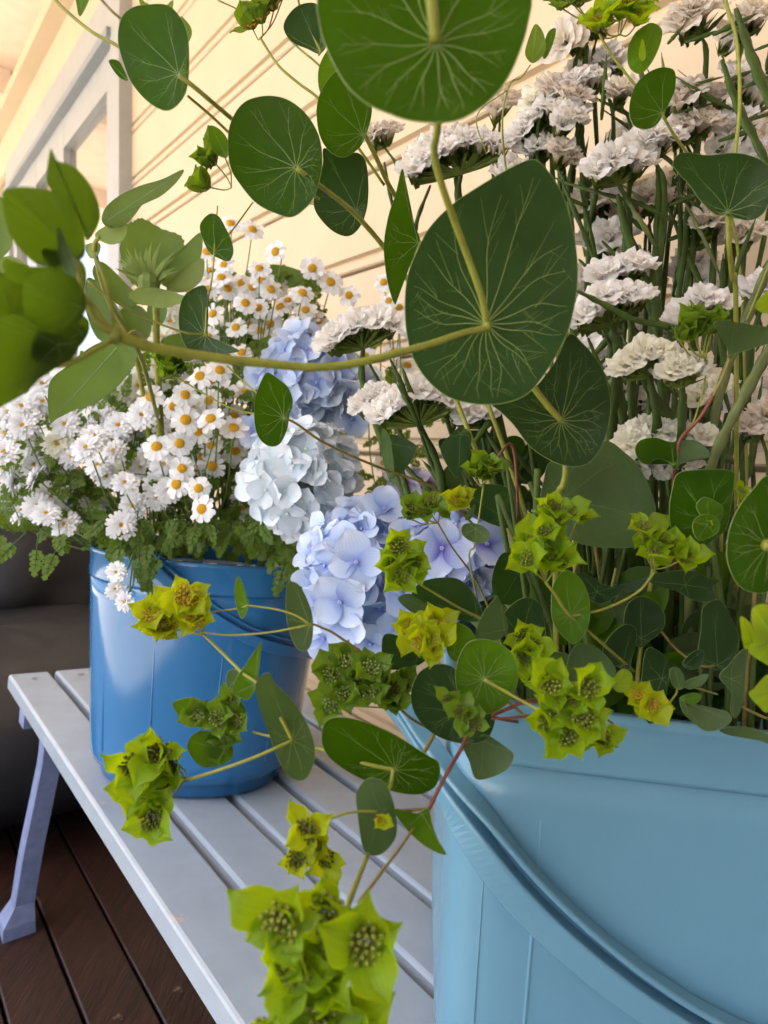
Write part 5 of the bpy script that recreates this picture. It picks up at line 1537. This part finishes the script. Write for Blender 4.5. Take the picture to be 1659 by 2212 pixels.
statice_cluster(t, 1385, 440, 1420, 425, 8, (0, -1), .66, 2, 50, 'sbg', .8, 2)
statice_cluster(t, 1265, 530, 1300, 520, 8, (0, -1), .68, 2, 46, 'sbg', .8, 1)
wing_stem(t, [(1275, 490, .66), (1285, 560, .66), (1290, 640, .66)], 3.4)
wing_stem(t, [(1325, 480, .66), (1345, 560, .66), (1330, 640, .66)], 3)

t = statice('statice spray with two stacked white heads right of the big leaf', P(1330, 900, .5))
statice_cluster(t, 1250, 700, 1390, 640, 30, (-.15, -1), .47, 7, 50, 'sw', .9, 3)
statice_cluster(t, 1290, 610, 1390, 575, 20, (0, -1), .52, 4, 50, 'sw', .8, 2)
wing_stem(t, [(1330, 730, .475), (1340, 850, .48), (1350, 1000, .49), (1340, 1300, .5), (1330, 1560, .5)], 4.4)
wing_stem(t, [(1246, 628, .44), (1300, 655, .445), (1370, 690, .45), (1450, 706, .455)], 2.8)
wing_stem(t, [(1410, 560, .53), (1415, 640, .53), (1420, 720, .525), (1425, 820, .52)], 6)
wing_stem(t, [(1270, 730, .48), (1310, 830, .49), (1340, 950, .5), (1400, 1100, .5)], 3)
blade(t, [(1300, 520, .52), (1340, 560, .52), (1395, 600, .52)], 2)

t = statice('statice spray with two plump cream heads side by side', P(1440, 900, .46))
statice_cluster(t, 1345, 800, 1450, 770, 26, (-.1, -1), .44, 6, 48, 'sy', .9, 3)
statice_cluster(t, 1440, 815, 1515, 800, 22, (.1, -1), .43, 4, 48, 'sy', .9, 3)
statice_cluster(t, 1465, 690, 1570, 650, 18, (-.1, -1), .50, 5, 50, 'sw', .8, 2)
wing_stem(t, [(1400, 830, .45), (1430, 880, .45), (1465, 930, .455), (1480, 1050, .47), (1470, 1560, .5)], 5)
wing_stem(t, [(1480, 850, .44), (1475, 900, .445), (1470, 960, .45)], 4)
wing_stem(t, [(1530, 720, .5), (1535, 800, .5), (1520, 900, .49)], 4.5, 'sg_l')

t = statice('low statice spray with cream yellow tufts beside the folded leaf', P(1430, 1050, .48))
statice_cluster(t, 1345, 980, 1430, 920, 18, (-.3, -1), .46, 5, 46, 'sy', .9, 3)
statice_cluster(t, 1400, 965, 1530, 950, 22, (0, -1), .455, 6, 46, 'sy', .9, 3)
statice_cluster(t, 1350, 1000, 1500, 1000, 10, (0, 1), .46, 5, 40, 'sw', .9, 1)
statice_cluster(t, 1500, 860, 1560, 830, 12, (-.2, -1), .49, 3, 48, 'sy', .8, 2)
wing_stem(t, [(1450, 1020, .47), (1450, 1150, .49), (1440, 1560, .5)], 4.5)

t = statice('statice at the far right edge with thick pale ribbed stems', P(1560, 950, .45))
wing_stem(t, [(1720, 650, .40), (1659, 760, .41), (1600, 870, .42), (1545, 985, .43), (1500, 1150, .46), (1480, 1560, .5)], 4.6, 'sg_l')
wing_stem(t, [(1700, 500, .44), (1659, 580, .45), (1600, 720, .46), (1555, 850, .465), (1530, 1000, .47)], 4.2, 'sg_l')
wing_stem(t, [(1590, 20, .55), (1620, 110, .54), (1655, 200, .53), (1720, 330, .52)], 7)
wing_stem(t, [(1560, 130, .56), (1590, 220, .55), (1630, 300, .54), (1680, 400, .53)], 6)
statice_cluster(t, 1470, 60, 1530, 20, 14, (-.3, -1), .60, 4, 56, 'sbg', .9, 2)
statice_cluster(t, 1590, 60, 1650, 30, 10, (0, -1), .62, 3, 50, 'sbg', .8, 2)
statice_cluster(t, 1580, 160, 1640, 200, 10, (.2, -1), .62, 3, 50, 'sw', .8, 2)
statice_cluster(t, 1500, 240, 1560, 210, 10, (-.2, -1), .63, 3, 50, 'sbg', .8, 2)
statice_cluster(t, 1600, 360, 1659, 330, 10, (0, -1), .60, 3, 52, 'sw', .8, 2)
statice_cluster(t, 1560, 340, 1600, 250, 10, (-.6, -1), .62, 3, 50, 'sw', .8, 2)
statice_cluster(t, 1510, 490, 1560, 470, 10, (0, -1), .60, 2, 56, 'sbg', .8, 2)
statice_cluster(t, 1590, 520, 1640, 500, 10, (0, -1), .60, 2, 50, 'sbg', .8, 2)
statice_cluster(t, 1610, 930, 1680, 900, 12, (0, -1), .50, 3, 50, 'sbg', .8, 2)
statice_cluster(t, 1620, 640, 1680, 610, 12, (0, -1), .52, 3, 50, 'sw', .8, 2)
rs = random.Random(77)
for k in range(26):                                      # narrow leaves on the upper stems
    px, py = rs.uniform(1440, 1640), rs.uniform(60, 460)
    a = rs.uniform(.2, .9)
    ln = rs.uniform(50, 110)
    d_ = rs.uniform(.55, .62)
    blade(t, [(px, py, d_), (px + ln * .5 * math.cos(a), py - ln * .5 * math.sin(a), d_ - .004), (px + ln * math.cos(a), py - ln * math.sin(a), d_ + .004)], rs.uniform(1.2, 2.4), 'sg')
for k in range(40):                                      # stems and narrow leaves lower down
    px, py = rs.uniform(1260, 1650), rs.uniform(460, 1100)
    a = rs.uniform(.9, 2.3)
    ln = rs.uniform(90, 240)
    d_ = rs.uniform(.52, .66)
    blade(t, [(px, py, d_), (px + ln * .5 * math.cos(a), py - ln * .5 * math.sin(a), d_ - .006), (px + ln * math.cos(a) * 1.05, py - ln * math.sin(a), d_)], rs.uniform(1.6, 3.6), 'sg')

t = statice('pinkish white statice between the hydrangeas and the big leaf', P(900, 1100, .66))
statice_cluster(t, 705, 745, 850, 700, 26, (-.2, -1), .72, 6, 50, 'sw', .9, 3)
statice_cluster(t, 770, 890, 840, 860, 14, (-.2, -1), .64, 3, 46, 'sw', .9, 2)
statice_cluster(t, 820, 900, 990, 880, 44, (0, -1), .62, 8, 46, 'sw', 1.0, 3)
statice_cluster(t, 1000, 910, 1060, 890, 10, (-.2, -1), .62, 3, 42, 'sw', .8, 2)
wing_stem(t, [(910, 940, .63), (940, 1020, .63), (990, 1120, .62), (1100, 1500, .58)], 3.5)
wing_stem(t, [(790, 770, .73), (830, 850, .73), (880, 980, .70)], 3)
wing_stem(t, [(1045, 925, .62), (1080, 980, .62), (1120, 1050, .61), (1180, 1400, .58)], 4)
wing_stem(t, [(830, 920, .64), (870, 1000, .64), (930, 1060, .63)], 2.6)
rs = random.Random(78)
for k in range(22):
    px, py = rs.uniform(900, 1240), rs.uniform(900, 1180)
    a = rs.uniform(.8, 2.4)
    ln = rs.uniform(70, 190)
    d_ = rs.uniform(.58, .70)
    blade(t, [(px, py, d_), (px + ln * .5 * math.cos(a), py - ln * .5 * math.sin(a), d_ - .006), (px + ln * math.cos(a) * 1.05, py - ln * math.sin(a), d_)], rs.uniform(2, 4), 'sg')

# ================================================================== SUNFLOWER BACK AND ITS LEAVES
t = thing('sunflower_stem', 'green sunflower seen from behind with toothed leaves at left', 'sunflower', P(330, 1100, .9))
leaf(t, c1, [(440, 950), (455, 900), (510, 850), (600, 805), (700, 775), (792, 733), (760, 790), (690, 850), (620, 880), (580, 930), (530, 975), (470, 985)], (455, 960), .62, 'sun', 0, .05, .1, 5, 'vein_soft', mid=1, vw=2.2)
leaf(t, c1, [(520, 1100), (530, 990), (575, 960), (615, 945), (700, 990), (780, 1020), (790, 1080), (720, 1160), (690, 1220), (600, 1240), (540, 1180)], (650, 1215), .74, 'sun', 0, .05, .1, 7, 'vein_soft', serr=.03)
leaf(t, c1, [(870, 1005), (865, 1120), (820, 1180), (740, 1240), (690, 1215), (720, 1140), (790, 1070)], (700, 1210), .73, 'sun', 0, 0, .1, 5, 'vein_soft')
leaf(t, c1, [(880, 1120), (870, 1210), (800, 1260), (720, 1250), (760, 1190), (820, 1140)], (735, 1240), .72, 'sunp', 0, 0, .1, 5, 'vein_soft')
leaf(t, c1, [(555, 1270), (640, 1240), (740, 1260), (800, 1290), (720, 1330), (640, 1320), (590, 1310)], (700, 1255), .70, 'sunp', 0, 0, .1, 5, 'vein_soft', serr=.04)
leaf(t, c1, [(410, 1020), (450, 980), (520, 965), (550, 985), (530, 1040), (470, 1055)], (420, 1020), .63, 'sunp', 0, 0, .1, 4, 'vein_soft')
leaf(t, c1, [(370, 1060), (430, 1050), (425, 1100), (390, 1115)], (400, 1060), .64, 'sunp', veins=2, vm='vein_soft')
leaf(t, c3, [(215, 500), (215, 340), (300, 260), (400, 180), (500, 150), (590, 200), (570, 270), (510, 350), (420, 420), (320, 455), (250, 490)], (510, 180), .56, 'sun', 0, .08, .1, 9, 'vein_soft', mid=1, vw=2.4)
for o_, a_, dd, mm in (
    ([(0, 1120), (60, 1110), (130, 1160), (110, 1240), (0, 1270), (-60, 1200)], (10, 1200), .78, 'sunp'),
    ([(380, 1200), (470, 1270), (540, 1400), (500, 1480), (420, 1460), (370, 1330)], (400, 1240), .78, 'sun'),
    ([(520, 1340), (600, 1320), (650, 1380), (640, 1460), (560, 1480), (510, 1420)], (560, 1340), .80, 'sun'),
    ([(640, 1320), (720, 1330), (700, 1400), (650, 1400)], (660, 1330), .80, 'sun'),
    ([(440, 1130), (540, 1220), (600, 1290), (560, 1330), (460, 1280), (400, 1180)], (560, 1290), .80, 'sun'),
    ([(-40, 880), (20, 860), (60, 960), (40, 1080), (-40, 1120)], (0, 1000), .80, 'sun'),
    ([(0, 1240), (120, 1200), (280, 1280), (360, 1400), (200, 1500), (0, 1480)], (200, 1380), .82, 'sun'),
    ([(1150, 1150), (1240, 1150), (1360, 1200), (1340, 1235), (1250, 1245), (1180, 1220)], (1200, 1200), 1.02, 'sun'),
    ([(700, 1470), (800, 1440), (860, 1500), (820, 1560), (740, 1540)], (800, 1500), .9, 'sun'),
    ([(930, 1580), (1010, 1570), (1040, 1640), (980, 1680), (930, 1640)], (980, 1600), .92, 'sun')):
    leaf(t, c1, o_, a_, dd, mm, 0, 0, .12, 6, 'vein_soft')
mb = MB()
rs = random.Random(4)
c0 = P(322, 612, .715)
mb.ball(c0, .012, 10, 6)
for k in range(18):
    a = math.pi * (0.12 + .76 * k / 17) + rs.uniform(-.08, .08)
    ln = rs.uniform(.026, .042)
    dv = V(math.cos(a), math.sin(a), rs.uniform(-.1, .5)).normalized()
    sd_ = dv.cross(V(0, 0, 1)).normalized()
    b0 = c0 + dv * .005
    mb.add([b0 - sd_ * .0035, b0 + sd_ * .0035, b0 + dv * ln * .6 + sd_ * .0018 + V(0, 0, .004), b0 + dv * ln + V(.002, 0, .002), b0 + dv * ln * .6 - sd_ * .0018 + V(0, 0, .004)], [(0, 1, 2, 3, 4)])
mb.build('sepals', M['sunp'], t, False)
stem(t, [(335, 625, .73), (338, 690, .76), (340, 780, .82), (360, 1180, .95)], 3.4, 4.5, 'bst')
stem(t, [(215, 510, .63), (205, 540, .64), (230, 640, .70), (300, 800, .80), (350, 1180, .95)], 2.0, 3.0, 'bst')
stem(t, [(240, 740, .56), (262, 735, .565), (300, 760, .60), (340, 900, .75)], 1.6, 2.2, 'bst')
stem(t, [(255, 745, .57), (300, 720, .60), (350, 800, .8)], 1.2, 1.8, 'bst')

# leafy filler low in the pale bucket
rs = random.Random(91)
t = bup('dense shaded leaves and stems low inside the pale bucket', P(1400, 1640, .55))
def oval(px, py, r, a, asp):
    out = []
    for k in range(9):
        q = 2 * math.pi * k / 9
        x, y = math.cos(q) * r * asp * (1 + rs.uniform(-.1, .1)), math.sin(q) * r * (1 + rs.uniform(-.1, .1))
        out.append((px + x * math.cos(a) - y * math.sin(a), py + x * math.sin(a) + y * math.cos(a)))
    return out
ident = lambda x, y: (x, y)
for k in range(95):
    px, py = rs.uniform(1080, 1670), rs.uniform(1230, 1520)
    if px < 1180 and py > 1440:
        continue
    r = rs.uniform(38, 72)
    a = rs.uniform(0, 6.28)
    pts = oval(px, py, r, a, rs.uniform(.6, .9))
    leaf(t, ident, pts, (px + rs.uniform(-.3, .3) * r, py + rs.uniform(-.3, .3) * r), rs.uniform(.47, .62), rs.choice(('bl_dark', 'bl', 'bl_bright', 'bl_pale')), rs.uniform(-.2, .2), rs.uniform(-.3, .3), .15, 5 if k % 2 else 0, 'vein_soft', seed=k)
for k in range(60):
    px = rs.uniform(1120, 1660)
    d_ = rs.uniform(.46, .68)
    stem(t, [(px + rs.uniform(-120, 80), rs.uniform(1000, 1250), d_), (px + rs.uniform(-20, 20), 1400, d_), (px, 1660, d_)], rs.uniform(1.2, 2.4), 2.4, 'sg')
for k in range(26):
    px, py = rs.uniform(960, 1180), rs.uniform(960, 1280)
    r = rs.uniform(36, 70)
    pts = oval(px, py, r, rs.uniform(0, 6.28), rs.uniform(.4, .7))
    leaf(t, ident, pts, (px, py), rs.uniform(.62, .72), rs.choice(('bl_dark', 'sg')), 0, 0, .2, 0, seed=k)

rs = random.Random(404)
def scatter(x0, x1, y0, y1, n, kinds=('single',)):
    return [(rs.uniform(x0, x1), rs.uniform(y0, y1), rs.choice(kinds)) for _ in range(n)]
spray('small daisies set deep in the upper bunch behind the front ones', scatter(430, 690, 585, 730, 22), (500, 1160, 1.0), sg, 1.0, 24)
spray('daisies deep in the middle of the bunch, mostly hidden', scatter(330, 520, 820, 1090, 20), (430, 1180, .95), sg, .93, 28)
spray('double buttons deep in the left of the bunch', scatter(0, 370, 830, 1090, 44, ('double', 'double', 'cream', 'side')), (260, 1190, .97), db, .94, 30)
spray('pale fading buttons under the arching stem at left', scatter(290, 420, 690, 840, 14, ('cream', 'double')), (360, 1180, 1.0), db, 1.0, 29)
t = statice('statice heads crowding behind the upper right leaves', P(1400, 1200, .7))
for k in range(44):
    px, py = rs.uniform(1090, 1660), rs.uniform(40, 960)
    if px < 1250 and py > 420:
        px += 250
    if abs(px - 1130) < 120 and py < 140:
        continue
    w = rs.uniform(24, 70)
    tl = rs.uniform(-34, 26)
    statice_cluster(t, px - w / 2, py, px + w / 2, py + tl, rs.uniform(8, 24), (rs.uniform(-.8, .8), -1), rs.uniform(.60, .74), rs.choice((2, 2, 3)), rs.uniform(40, 58), rs.choice(('sw', 'sw', 'sw', 'sbg', 'sy')), .9, 2)
for k in range(70):
    px, py = rs.uniform(1230, 1660), rs.uniform(200, 1150)
    a = rs.choice((rs.uniform(.3, 1.2), rs.uniform(1.9, 2.8), 1.5))
    ln = rs.uniform(60, 190)
    d_ = rs.uniform(.54, .70)
    blade(t, [(px, py, d_), (px + ln * .5 * math.cos(a) + rs.uniform(-12, 12), py - ln * .5 * math.sin(a), d_ - .01), (px + ln * math.cos(a) * 1.05, py - ln * math.sin(a), d_)], rs.uniform(1.6, 3.4), rs.choice(('sg', 'sg', 'sg_l')))
